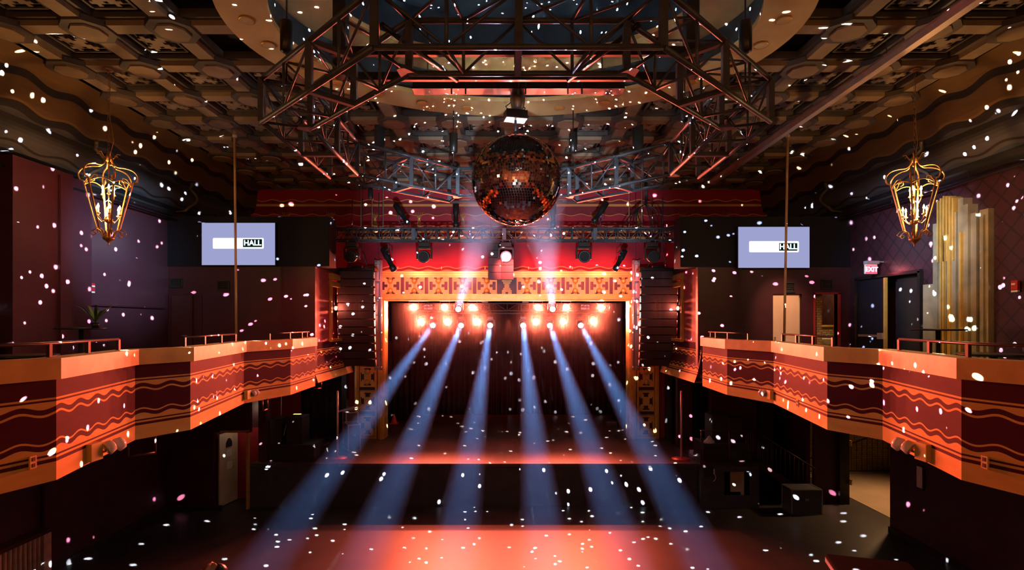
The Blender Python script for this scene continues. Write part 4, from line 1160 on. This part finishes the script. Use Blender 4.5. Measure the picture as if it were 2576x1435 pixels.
# lower level left ---------------------------------------------------------------
b = MB().bx(-9.0, -7.78, 14.5, 14.7, 0, BF-.2); b.bx(-7.92, -7.80, 14.7, 15.6, 0, BF-.2); b.bx(-7.78, -6.85, 14.6, 14.7, 2.02, BF-.2); b.bx(-7.8, -6.75, 15.5, 15.6, 0, BF-.2)
struct(b.build('wall_door_recess', 'maroon'))
t = bpy.data.objects.new('door_5', None); C.objects.link(t); t.location = (-7.71, 14.64, 0); t['kind'] = 'structure'; t.rotation_euler = (0, 0, 1.38)
MB().box((.36, -.0, .98), (.72, .04, 1.92)).build('door_leaf', 'cream', t)
MB().tube([(.52, -.03, .98), (.52, -.08, .98), (.44, -.08, .98)], .012, 8).build('door_handle', 'alu', t)
MB().prism([(-.12, 0), (.12, 0), (.12, .12), (.06, .21), (0, .24), (-.06, .21), (-.12, .12)], 0, .006, Matrix.Translation((.36, -.024, 1.55)) @ Matrix.Rotation(PI/2, 4, 'X')).build('arched_notice', 'black', t)
MB().box((.36, -.026, 1.38), (.22, .004, .18)).box((.38, -.026, 1.05), (.22, .004, .2)).build('paper_notices', 'paper', t)
b = MB().bx(-6.93, -6.87, 14.52, 14.6, 0, 2.05).bx(-7.62, -6.87, 14.52, 14.6, 2.02, 2.08); struct(b.build('trim_door_frame_left', 'goldtrim'))
b = MB().bx(-7.66, -6.95, 15.42, 15.5, 0, 1.98); struct(b.build('door_6', 'redwall'))

b = MB().bx(-6.78, -6.58, 14.9, 15.1, SF, 3.42); struct(b.build('wall_column_left', 'plum'))
t = thing('ribbed_counter', 'pale ribbed counter front against the lower wall under the emergency light', 'counter', (-9.0, 8.2, 0))
b = MB(); 
for k in range(44): b.tube([(.20, -2.1+k*.1, .06), (.20, -2.1+k*.1, .92)], .035, 6)
b.build('ribs', 'ribbed', t); MB().bx(.005, .19, -2.2, 2.25, 0, .93).build('body', 'ribbed', t); MB().bx(.005, .27, -2.2, 2.32, .93, 1.0).build('top', 'rail', t); MB().bx(.14, .26, 2.15, 2.32, 0, .93).build('end_post', 'ribbed', t)
b = MB().tube([(-8.93, 10.55, 1.0), (-8.93, 10.55, 3.4)], .03, 8); tag(b.build('wall_conduit', 'rail'), 'thin vertical pipe on the lower wall above the ribbed counter end', 'pipe')
# amp stack in left wing
def cab(name, x0, x1, y0, y1, z0, z1, label, cat, front='baffle', edge='rail', group=None):
    t = thing(name, label, cat, ((x0+x1)/2, (y0+y1)/2, z0), group=group); w, d, h = x1-x0, y1-y0, z1-z0
    MB().box((0, .01, h/2), (w, d-.02, h)).build('cabinet', 'black', t, bevel=.008)
    b = MB(); yf = -d/2
    for s in (-1, 1): b.box((s*(w/2-.012), yf, h/2), (.024, .02, h)); b.box((0, yf, h/2+s*(h/2-.012)), (w, .02, .024))
    b.build('edge_trim', edge, t); MB().box((0, yf+.004, h/2), (w-.05, .012, h-.05)).build('grille', front, t); return t
def PX(px, D): return (px-CX)/F*D
def PZ(py, D): return CZ+(HY-py)/F*D
D = 15.0
cab('subwoofer', PX(672, D), PX(790, D), D, D+.8, SF, PZ(1120, D), 'wide black subwoofer cabinet on the stage edge below the amplifier rack', 'speaker')
cab('amplifier_rack', PX(724, 15.3), PX(764, 15.3), 15.2, 15.75, PZ(1120, D), PZ(1050, 15.2), 'black amplifier rack with a lit strip on top, standing on the wide subwoofer', 'rack')
cab('speaker_cabinet_stack', PX(690, 15.6), PX(722, 15.6), 15.2, 15.7, PZ(1120, D), PZ(1052, 15.4), 'black speaker cabinet standing on the subwoofer behind the amplifier rack', 'speaker')
cab('monitor_speaker', PX(795, 15.6), PX(818, 15.6), 15.6, 16.0, SF, PZ(1122, 15.6), 'small black monitor speaker on the stage beside the wide subwoofer', 'speaker')
t = thing('desk_lamp', 'small lit yellow strip lamp on top of the amplifier rack', 'lamp', (PX(748, 15.4), 15.4, PZ(1050, 15.2)))
MB().box((0, 0, .03), (.26, .12, .03)).build('body', 'black', t); MB().box((0, -.0, .05), (.2, .08, .01)).build('glow_strip', emit('lamp_yellow', (1, .85, .15), 1.6), t); MB().tube([(-.12, 0, .03), (-.25, -.05, -.05), (-.28, -.25, -.5)], .008, 6).build('cord', 'white', t)
t = thing('tripod_pole', 'thin grey pole rising behind the amplifier rack', 'stand', (PX(707, 16.2), 16.2, SF)); MB().tube([(0, 0, 0), (0, 0, 2.2)], .02, 8).build('tube', 'grey', t); MB().lathe([(.18, 0), (.18, .02), (.03, .04)], 14).build('base', 'black', t)
def stagepole(px, py0, py1, label):
    D = CZ-SF; D = D*F/(py1-HY); p = W(px, py1, D); t = thing('boundary_pole', label, 'stand', p); h = (py1-py0)/F*D
    MB().tube([(0, 0, 0), (0, 0, h)], .027, 12).build('tube', 'pinkpole', t); MB().lathe([(.26, 0), (.26, .015), (.04, .03)], 24).build('base', 'red', t)
stagepole(849, 984, 1154, 'pale upright pole on a round base at the stage corner by the road cases'); stagepole(1714, 984, 1156, 'pale upright pole on a round base at the stage corner by the speaker stack')
# road cases
def case(x, y, w, d, h, z, rz, label, m='case'):
    t = thing('road_case', label, 'road case', (x, y, z), (0, 0, rz)); MB().box((0, 0, h/2), (w, d, h)).build('body', m, t)
    b = MB()
    for i in (-1, 1):
        for j in (-1, 1):
            b.box((i*w/2, j*d/2, h/2), (.03, .03, h)); b.box((0, i*d/2, h/2+j*h/2), (w, .03, .03)); b.box((i*w/2, 0, h/2+j*h/2), (.03, d, .03))
    b.build('edge_extrusions', 'alu', t); MB().box((0, -d/2-.008, h*.6), (.1, .02, .06)).box((w/2+.008, 0, h*.6), (.02, .1, .06)).build('latches', 'grey', t); return t
case(PX(888, 16.6), 16.5, .35, .6, .75, SF, .5, 'pale edged road case standing on the stage below the striped balcony end')
case(PX(880, 17.1), 17.15, .35, .45, 1.0, SF, .5, 'taller dark road case behind the pale edged one')
t = thing('folded_stand', 'folded metal stand lying across the road cases', 'stand', (PX(882, 17.2), 17.2, SF+1.02)); MB().bar((-.35, -.2, .0), (.3, .2, .16), .05).bar((-.3, -.1, .0), (.34, .25, .08), .03).build('rails', 'alu', t); MB().tube([(0, 0, .1), (.08, 0, .3), (-.05, 0, .4)], .012, 6).build('arm', 'black', t)
# traffic cone
cp_ = W(988, 1066, 20.7); cp_.z = SF; cp_.y = (CZ-SF)*F/(1066-HY); cp_.x = PX(991, cp_.y)
t = thing('traffic_cone', 'small pink-lit traffic cone on the stage by the leg curtain', 'traffic cone', cp_)
MB().lathe([(.13, .02), (.10, .08), (.05, .28), (.025, .36), (.02, .36)], 18).build('cone', 'cone', t); MB().box((0, 0, .012), (.3, .3, .024)).build('base', 'cone', t)
t = thing('small_box', 'small pale box beside the traffic cone', 'box', cp_+Vector((-.3, 0, 0))); MB().box((0, 0, .08), (.14, .12, .16)).build('box', 'white', t, bevel=.006); MB().box((0, 0, .165), (.1, .1, .012)).build('lid', 'grey', t)
t = thing('stage_box', 'small case with pink light at the far side of the stage floor', 'box', (3.75, 20.2, SF)); MB().box((0, 0, .09), (.4, .3, .18)).build('body', 'case', t, bevel=.01); MB().box((0, -.16, .14), (.3, .01, .03)).build('strip', 'red', t)

# lower level right ---------------------------------------------------------------
D = 15.2
cab('speaker_cabinet_stack', PX(1792, D), PX(1836, D), D, D+.6, PZ(1116, D), PZ(1046, D), 'black speaker cabinet standing on the wide one behind the stage railing', 'speaker')
cab('subwoofer', PX(1766, D), PX(1882, D), D-.1, D+.7, SF, PZ(1117, D-.1), 'wide black subwoofer cabinet behind the stage railing', 'speaker')
cab('speaker_cabinet_stack', PX(1838, D), PX(1868, D), D, D+.6, PZ(1116, D), PZ(1052, D), 'narrow black speaker cabinet beside the other on the wide subwoofer behind the railing', 'speaker')
t = thing('towel', 'crumpled white cloth on the subwoofer behind the railing', 'cloth', (PX(1786, 15.15), 15.2, PZ(1117, 15.1)))
b = MB(); b.lathe([(.16, 0), (.15, .05), (.09, .10), (.05, .17), (.01, .2)], 9, Matrix.Diagonal((1, .7, 1, 1))); b.build('cloth', 'paper', t)
# platform with window opening
b = MB(); xa_, xb_ = PX(1762, 14.6), PX(1910, 14.6); za_, zb_ = 0, 1.12
wx0, wx1, wz0, wz1 = PX(1822, 14.6), PX(1888, 14.6), PZ(1248, 14.6), PZ(1188, 14.6)
t = thing('side_platform', 'dark box platform with an opening beside the stage front', 'platform', (xa_, 14.6, 0)); w = xb_-xa_
b.bx(0, wx0-xa_, 0, .06, 0, 1.12); b.bx(wx1-xa_, w, 0, .06, 0, 1.12); b.bx(wx0-xa_, wx1-xa_, 0, .06, wz1, 1.12); b.bx(wx0-xa_, wx1-xa_, 0, .06, 0, wz0); b.bx(0, .06, .06, 1.6, 0, 1.1); b.bx(w-.06, w, .06, 1.6, 0, 1.1)
b.build('front_panel', 'panelgrey', t); MB().bx(-.03, w+.03, -.03, 1.7, 1.12, 1.17).build('deck', 'rail', t)
MB().bx(wx1-xa_-.12, wx1-xa_-.04, .3, .36, wz0-.1, wz1+.1).bx(wx0-xa_+.3, wx1-xa_-.12, .34, .38, wz0, wz1).build('wood_stud', 'cream', t)
MB().bx(.05, .3, -.12, -.01, .86, 1.1).build('junction_box', 'black', t)
t = thing('power_outlet', 'white power outlet with a looped cord on the side platform', 'outlet', (PX(1792, 14.55), 14.57, PZ(1187, 14.55)))
MB().box((0, -.02, 0), (.12, .04, .12)).build('cover_plate', 'paper', t); MB().tube([(0, -.05, -.05)]+[(.08*math.sin(a*PI/8)+.0, -.05, -.15-.1*(1-math.cos(a*PI/8))+.1) for a in range(9)], .008, 6).build('cord', 'white', t)
# railing on the platform and stairs
t = thing('stage_railing', 'dark pipe railing around the side platform', 'railing', (xa_, 14.55, 1.17)); b = MB(); H = PZ(1084, 14.55)-1.17
b.tube([(0, 0, 0), (0, 0, H), (w, 0, H), (w, 0, 0)], .018, 8); b.tube([(w*.48, 0, 0), (w*.48, 0, H)], .016, 8); b.build('frame', 'rail', t)
b = MB()
for k in range(6): b.tube([(w*(.76+.04*k), .0, 0), (w*(.76+.04*k), 0, H)], .008, 6)
b.build('balusters', 'rail', t)
t = thing('staircase', 'dark stairs with handrail descending from the side platform towards the corridor', 'stairs', (xb_+.1, 15.3, 0)); ns = 6
for k in range(ns): pass
b = MB(); run = 1.75
for k in range(ns): b.bx(run*k/ns, run*(k+1)/ns, -.4, .4, 1.16-1.16*(k+1)/ns-.04+.0, 1.16-1.16*(k+1)/ns+.0) if k < ns-1 else None
b.build('treads', 'black', t); b = MB(); 
for y in (-.42, .42): b.bar((0, y, 1.1), (run, y, .0), .04, .16)
b.build('stringers', 'rail', t)
b = MB().tube([(0, -.42, 1.95), (run*.9, -.42, .95), (run*.9, -.42, 0)], .02, 8); b.build('handrail', 'rail', t)
b = MB()
for k in range(13): x_ = run*.9*k/13; b.tube([(x_, -.42, 1.1-x_*.62), (x_, -.42, 1.95-x_*.635)], .008, 6)
b.build('balusters', 'rail', t)
case(PX(1992, 14.9), 14.4, .78, .5, .62, 0, 0, 'low dark road case with pale edging at the foot of the stairs', 'case')
b = MB().bx(6.6, 7.35, 17.4, 17.6, 0, BF-.2); b.bx(7.35, 7.7, 16.0, 17.4, 0, BF-.2); struct(b.build('wall_behind_stairs', 'black'))
b = MB().bx(5.15, 5.6, 16.8, 17.0, SF, 3.45); b.bx(5.95, 7.3, 16.2, 16.35, SF, 3.45);  struct(b.build('wall_column_right', 'maroon'))
b = MB().bx(8.2, 8.32, 15.2, 17.4, 0, BF-.2); b.bx(7.7, 8.25, 17.3, 17.4, 0, BF-.2); b.bx(8.32, 9.2, 15.0, 15.1, 0, BF-.2); struct(b.build('wall_stairwell', 'maroon'))
b = MB().bx(9.08, 9.22, 14.9, 15.05, 0, BF-.2); b.bx(8.95, 9.08, 14.88, 14.98, 0, BF-.2); struct(b.build('trim_corridor_frame', 'blacksatin'))
b = MB().bx(9.2, 9.23, 14.8, 14.88, .55, .7).bx(9.2, 9.23, 14.8, 14.88, 1.6, 1.75).bx(9.2, 9.23, 14.8, 14.88, 2.6, 2.75)
tag(b.build('door_hinges', 'goldtrim'), 'three brass hinge plates on the black corridor frame', 'hinges')
b = MB().bx(9.2, 14, 18.2, 18.4, 0, BF-.2); struct(b.build('wall_corridor_brick', 'brick'))
b = MB().bx(13.9, 14, 9, 18.2, 0, BF-.2); b.bx(9.3, 14, 8.9, 9, 0, BF-.2); struct(b.build('wall_corridor_end', 'maroon'))
b = MB().bx(9.3, 14, 9, 18.3, BF-.2, BF-.1); struct(b.build('ceiling_corridor', 'black'))
t = thing('iron_railing', 'black iron stair railing in front of the corridor brick wall', 'railing', (10.9, 17.9, 0)); b = MB()
b.tube([(-1.3, 0, .45), (1.6, 0, 1.5)], .02, 8); b.tube([(-1.3, 0, .1), (1.6, 0, .12)], .015, 8); b.build('rails', 'blacksatin', t); b = MB()
for k in range(18): x_ = -1.3+2.9*k/17; b.tube([(x_, 0, .1), (x_, 0, .45+(x_+1.3)*.36)], .009, 6)
b.build('balusters', 'blacksatin', t)
t = thing('strip_light', 'thin lit strip light on the corridor wall under the right balcony', 'light', (11.6, 17.4, 2.35)); MB().bar((-.45, 0, .08), (.35, -.4, -.02), .04).build('tube', emit('strip_warm', (1, .7, .35), 1.5), t); MB().bar((-.45, .03, .12), (.35, -.37, .02), .06).build('housing', 'black', t)
b = MB().box((0, 0, 0), (.02, .26, .52)); 
t = thing('wall_notice', 'white paper notice in a frame on the dark lower right wall', 'notice', (8.97, 9*F/(2318-CX), 1.55)); MB().box((0, 0, 0), (.02, .22, .52)).build('frame', 'blacksatin', t); MB().box((-.013, 0, 0), (.008, .16, .46)).build('paper', 'paper', t)
t = thing('wall_sign', 'small pale sign on the column next to the stairs', 'sign', (PX(1931, 16.1), 16.1, PZ(1058, 16.1))); MB().box((0, 0, 0), (.12, .02, .18)).build('plate', 'pinkpole', t); MB().box((0, -.012, .01), (.06, .006, .07)).build('mark', 'red', t)
# tall black cabinet bottom right (near)
p = W(2092, 1412, 6.3)
t = thing('tall_black_cabinet', 'tall black cabinet near the camera, in front of the lit corridor floor', 'cabinet', (p.x+.38, 6.3-.15, 0), (0, 0, -.28))
MB().box((0, 0, p.z/2), (.85, .5, p.z)).build('body', mat('matte_black_laminate', (.008, .008, .008), .9, spec=.05), t, bevel=.015); MB().box((0, -.255, p.z/2), (.75, .012, p.z-.14)).build('front_panel', 'blacksatin', t); MB().box((-.42, .0, p.z-.05), (.03, .4, .05)).build('corner_trim', 'alu', t)

# person at the bottom (only the hooded head shows) ------------------------------
def person(loc, rz):
    t = thing('person', 'person with dark hair in a tan hood, standing on the dance floor', 'person', loc, (0, 0, rz))
    def skin(name, nodes, edges, m, parent, sub=2):
        me = bpy.data.meshes.new(name); me.from_pydata([n[0] for n in nodes], edges, []); o = bpy.data.objects.new(name, me); C.objects.link(o); o.parent = parent
        sk = o.modifiers.new('sk', 'SKIN'); sk.use_smooth_shade = True
        for i, n in enumerate(nodes): v = me.skin_vertices[0].data[i]; v.radius = n[1] if isinstance(n[1], tuple) else (n[1], n[1]); v.use_root = (i == 0)
        sb = o.modifiers.new('sb', 'SUBSURF'); sb.levels = sb.render_levels = sub; me.materials.append(M_[m]); return o
    N_ = [((0, 0, .93), (.15, .11)), ((0, 0, 1.12), (.14, .10)), ((0, 0, 1.32), (.17, .11)), ((0, 0, 1.43), (.10, .08)), ((0, -.01, 1.50), (.055, .055)), ((0, -.02, 1.60), (.075, .09)), ((0, -.02, 1.68), (.08, .10)), ((0, 0, 1.73), (.05, .06)),
          ((.19, 0, 1.38), .06), ((.26, .02, 1.12), .045), ((.25, -.08, .90), .033), ((.24, -.12, .82), .03),
          ((-.19, 0, 1.38), .06), ((-.26, .02, 1.12), .045), ((-.25, -.08, .90), .033), ((-.24, -.12, .82), .03),
          ((.10, 0, .85), .09), ((.11, -.01, .48), .06), ((.11, .02, .09), .04), ((.12, -.13, .04), .035),
          ((-.10, 0, .85), .09), ((-.11, -.01, .48), .06), ((-.11, .02, .09), .04), ((-.12, -.13, .04), .035)]
    E_ = [(0, 1), (1, 2), (2, 3), (3, 4), (4, 5), (5, 6), (6, 7), (2, 8), (8, 9), (9, 10), (10, 11), (2, 12), (12, 13), (13, 14), (14, 15), (0, 16), (16, 17), (17, 18), (18, 19), (0, 20), (20, 21), (21, 22), (22, 23)]
    body = skin('body', N_, E_, 'skin', t)
    for s in (-1, 1):
        for k, (dx, dy, l) in enumerate(((-.02, -.02, .07), (-.007, -.025, .08), (.007, -.025, .075), (.02, -.02, .06), (-s*.03, .01, .05))):
            b = MB().tube([(s*.24+dx, -.12, .82), (s*.24+dx*1.1, -.13+dy*.5, .82-l*.55), (s*.24+dx, -.11+dy*.3, .82-l)], [.0095, .009, .007], 8); b.build('finger', 'skin', t)
    # face features
    b = MB()
    b.lathe([(.001, -.03), (.016, -.02), (.010, .015), (.001, .03)], 8, Matrix.Translation((0, -.118, 1.625))); b.build('nose', 'skin', t)
    b = MB()
    for s in (-1, 1): b.lathe([(.001, -.012), (.011, 0), (.001, .012)], 10, Matrix.Translation((s*.032, -.108, 1.65)))
    b.build('eyes', 'hair', t); MB().box((0, -.112, 1.575), (.045, .012, .01)).build('mouth', 'red', t)
    def blob(cx, cy, cz, rx, ry, rz_, seed, jit, lo=0, hi=PI):
        rr = random.Random(seed); vs = []; n, m_ = 20, 28
        for i in range(n+1):
            th = lo+(hi-lo)*i/n
            for k in range(m_):
                ph = 2*PI*k/m_; w = 1+jit*math.sin(3*ph+seed)*math.sin(4*th)+jit*.6*math.sin(7*ph+th*5)
                vs.append((cx+rx*w*math.sin(th)*math.cos(ph), cy+ry*w*math.sin(th)*math.sin(ph), cz+rz_*w*math.cos(th)))
        return vs, [(i*m_+k, i*m_+(k+1) % m_, (i+1)*m_+(k+1) % m_, (i+1)*m_+k) for i in range(n) for k in range(m_)]
    b = MB(); b.add(*blob(0, .0, 1.66, .108, .125, .135, 2, .02, 0, PI*.72), True); b.build('hair', 'hair', t)
    b = MB(); b.add(*blob(0, .07, 1.62, .155, .13, .185, 1, .07, 0, PI*.85), True); b.add(*blob(.0, .17, 1.60, .09, .08, .13, 4, .12), True); b.build('hood', 'hood', t)
    skin('hooded_top', [((0, 0, .90), (.175, .135)), ((0, 0, 1.12), (.16, .12)), ((0, 0, 1.33), (.19, .13)), ((0, .01, 1.44), (.12, .10)), ((.20, 0, 1.39), .078), ((.265, .02, 1.12), .06), ((.255, -.07, .92), .048), ((-.20, 0, 1.39), .078), ((-.265, .02, 1.12), .06), ((-.255, -.07, .92), .048)],
         [(0, 1), (1, 2), (2, 3), (2, 4), (4, 5), (5, 6), (2, 7), (7, 8), (8, 9)], 'hood', t)
    skin('trousers', [((0, 0, .93), (.165, .125)), ((.10, 0, .84), .105), ((.11, -.01, .48), .075), ((.11, .02, .11), .058), ((-.10, 0, .84), .105), ((-.11, -.01, .48), .075), ((-.11, .02, .11), .058)], [(0, 1), (1, 2), (2, 3), (0, 4), (4, 5), (5, 6)], 'jeans', t)
    b = MB()
    for s in (-1, 1): b.box((s*.115, -.06, .045), (.10, .27, .09))
    b.build('shoes', 'black', t, bevel=.03)
pz = 1.80; Dp = (CZ-pz)*F/(1418-HY); person((PX(547, Dp), Dp, 0), 1.9)

# ================================================================== LIGHT
for i, (src, tgt, ang, en, col) in enumerate(beam_specs):
    light('SPOT', 'beam', src, en, col, tgt, ang, .5, .09)
# haze in the beams: cones of thin smoke, lit by the real spot inside
hz = bpy.data.materials.new('thin_stage_haze'); hz.use_nodes = True; nt = hz.node_tree; nt.nodes.remove(nt.nodes['Principled BSDF'])
vs_ = nt.nodes.new('ShaderNodeVolumeScatter'); vs_.inputs['Density'].default_value = .013; vs_.inputs['Anisotropy'].default_value = .5; vs_.inputs['Color'].default_value = (.5, .8, 1, 1)  # blue scatter colour takes the red wash light out of the beams
nt.links.new(vs_.outputs[0], nt.nodes['Material Output'].inputs['Volume'])
for i, (src, tgt, ang, en, col) in enumerate(beam_specs):
    d = (tgt-src); L = d.length; d.normalize(); Mx = Matrix.Translation(src) @ d.to_track_quat('Z', 'Y').to_matrix().to_4x4()
    L = L-.12 if i < 6 else L-.9
    r0, r1 = .09, math.tan(math.radians(ang/2))*L*.85+.09
    b = MB().lathe([(r0, .02), (r1, L)], 32, Mx)
    side = 'traffic cone side' if i in (0, 1, 2, 6) else 'railing side'
    lab = ('pale blue beam of haze from the %s white beam light, counted from the traffic cone side' % ordn[i]) if i < 6 else 'lilac beam of haze rising towards the mirror ball on the '+side
    tag(b.build('light_beam_haze', hz), lab, 'light beam', 'hazy light beams over the stage', 'stuff')

hz2 = bpy.data.materials.new('lamp_halo_smoke'); hz2.use_nodes = True; nt = hz2.node_tree; nt.nodes.remove(nt.nodes['Principled BSDF'])
v2 = nt.nodes.new('ShaderNodeVolumeScatter'); v2.inputs['Density'].default_value = .02; v2.inputs['Anisotropy'].default_value = .85  # box of haze added to give the lamps their bloom halos
nt.links.new(v2.outputs[0], nt.nodes['Material Output'].inputs['Volume'])
tag(MB().bx(-3.95, 3.82, 18.45, 20.45, SF+.1, 5.6).build('lamp_halo_smoke', hz2), 'thin smoke added for the halos around the red lamps above the stage', 'smoke', kind='stuff')
# added patterned lights just off the mirror ball stand in for its reflected dots
def dot_light(off, seed, S, r, energy, frac, col=(1, 1, 1)):
    loc = BC+Vector(off)
    o = light('POINT', 'ball_dot_projector', loc, 3500, col, radius=0); energy *= .45
    l = o.data; l.use_nodes = True; nt = l.node_tree; e = nt.nodes['Emission']
    tc = nt.nodes.new('ShaderNodeTexCoord'); nv = nt.nodes.new('ShaderNodeVectorMath'); nv.operation = 'NORMALIZE'
    nt.links.new(tc.outputs['Normal'], nv.inputs[0])
    ad = nt.nodes.new('ShaderNodeVectorMath'); ad.operation = 'ADD'; ad.inputs[1].default_value = (seed*1.37, seed*2.11, seed*.73); nt.links.new(nv.outputs[0], ad.inputs[0])
    vo = nt.nodes.new('ShaderNodeTexVoronoi'); vo.inputs['Scale'].default_value = S; vo.feature = 'F1'
    nt.links.new(ad.outputs[0], vo.inputs['Vector'])
    mr = nt.nodes.new('ShaderNodeMapRange'); mr.interpolation_type = 'SMOOTHSTEP'; mr.inputs['From Min'].default_value = r; mr.inputs['From Max'].default_value = r*.72
    mr.inputs['To Min'].default_value = 0; mr.inputs['To Max'].default_value = energy
    nt.links.new(vo.outputs['Distance'], mr.inputs['Value'])
    sp = nt.nodes.new('ShaderNodeSeparateXYZ'); nt.links.new(vo.outputs['Color'], sp.inputs[0])
    lt = nt.nodes.new('ShaderNodeMath'); lt.operation = 'LESS_THAN'; lt.inputs[1].default_value = frac; nt.links.new(sp.outputs[0], lt.inputs[0])
    mu = nt.nodes.new('ShaderNodeMath'); mu.operation = 'MULTIPLY'; nt.links.new(mr.outputs[0], mu.inputs[0]); nt.links.new(lt.outputs[0], mu.inputs[1])
    nt.links.new(mu.outputs[0], e.inputs['Strength'])
DOT = 150
k_ = .70
for i, (v, fr) in enumerate((((k_, 0, 0), .09), ((-k_, 0, 0), .09), ((0, k_, 0), .17), ((0, -k_, 0), .08), ((0, 0, -k_), .48), ((.03, .1, k_+.02), .32))):
    dot_light(v, i+1, 30, .165 if i in (2, 4) else .152, DOT*(1.1 if i in (2, 4) else .85), fr, (.86, .95, 1))
# added point light stands in for the ball's glow on far truss and ceiling
light('POINT', 'ball_glow_fill', BC+Vector((0, .75, .55)), 80, (.9, .93, 1), radius=.03)
light('SPOT', 'cool_front_spot', (0, .45, 3.95), 6500, (.68, .82, 1), (.1, 11.2, 6.1), 35, .6, .12)
for x in (-6, -3.6, -1.2, 1.2, 3.6, 6): light('POINT', 'rear_lamp', (x, -4.2, 5.6), 45, WARM, radius=.10)

# proscenium wash
for x in (-3.3, -1.65, 0, 1.65, 3.3):
    light('SPOT', 'proscenium_wash', (x, 15.4, z0-.5), 680, (1, .105, .085), (x*.95, 18, 6.05), 66, .9, .06)
light('SPOT', 'proscenium_top_wash', (0, 12.5, 6.2), 380, (1, .05, .09), (0, 18, 7.6), 62, .9, .1)
light('SPOT', 'floor_wash', (.4, 10.3, 7.3), 1500, (1, .10, .05), (.3, 9.8, 0), 76, 1, .1)
# spots without fixtures, added for the cool sheen on the side walls
light('SPOT', 'cool_sheen_spot', (-3.6, 9.4, 7.1), 2200, (.5, .78, 1), (-8.6, 11.9, 6.5), 42, 1, .1)
light('SPOT', 'cool_sheen_spot', (3.6, 8.6, 7.1), 1700, (.65, .75, 1), (8.6, 11.6, 6.4), 40, 1, .1)
# rooms
light('POINT', 'room_light', (8.4, 14.9, 5.9), 60, (1, .62, .25), radius=.1)
light('SPOT', 'door_light', (6.3, 12.0, 7.4), 450, (1, .55, .3), (7.0, 13.95, 4.9), 38, .8, .05)  # added on the hall side to brighten the pale door
light('SPOT', 'corridor_light', (10.9, 14.9, 3.25), 620, (1, .52, .22), (10.3, 14.5, 0), 118, .8, .15)
light('POINT', 'recess_fill', (-7.25, 14.95, 2.5), 7, (1, .75, .5), radius=.1)  # small warm fill added for the open cream door, no lamp there
light('SPOT', 'red_wall_fill', (-3.4, 11.6, 7.2), 300, (1, .06, .09), (-5.2, 13.9, 5.0), 46, 1, .06)  # added red spot, mounted on nothing, reddens the left screen wall
light('POINT', 'exit_glow', (8.3, 12.45, 6.1), 3, (1, .05, .1), radius=.08)
light('SPOT', 'pilaster_light', (7.0, 10.6, 4.0), 22, (1, .6, .2), (8.5, 10.7, 4.6), 80, .4, .05)
light('POINT', 'wing_light', (-5.6, 16.2, 3.0), 3, (.8, .7, .8), radius=.1)
w_ = bpy.data.worlds.new('World'); bpy.context.scene.world = w_; w_.use_nodes = True
w_.node_tree.nodes['Background'].inputs[0].default_value = (.02, .012, .012, 1); w_.node_tree.nodes['Background'].inputs[1].default_value = .1

# ================================================================== CAMERA
cam = bpy.data.cameras.new('camera'); co = bpy.data.objects.new('camera', cam); C.objects.link(co)
co.location = (0, 0, CZ); co.rotation_euler = (PI/2, 0, 0)
cam.sensor_width = 36; cam.lens = 36*F/2576; cam.shift_x = (1288-CX)/2576; cam.shift_y = (HY-717.5)/2576; cam.clip_end = 100
sc = bpy.context.scene; sc.camera = co
sc.view_settings.view_transform = 'Standard'; sc.view_settings.look = 'None'; sc.view_settings.gamma = 1; sc.view_settings.exposure = 0; sc.view_settings.use_curve_mapping = False
cy = sc.cycles
cy.use_denoising = True; cy.max_bounces = 5; cy.diffuse_bounces = 2; cy.glossy_bounces = 3; cy.transmission_bounces = 2; cy.volume_bounces = 0
cy.sample_clamp_indirect = 4; cy.caustics_reflective = False; cy.caustics_refractive = False; cy.use_light_tree = True
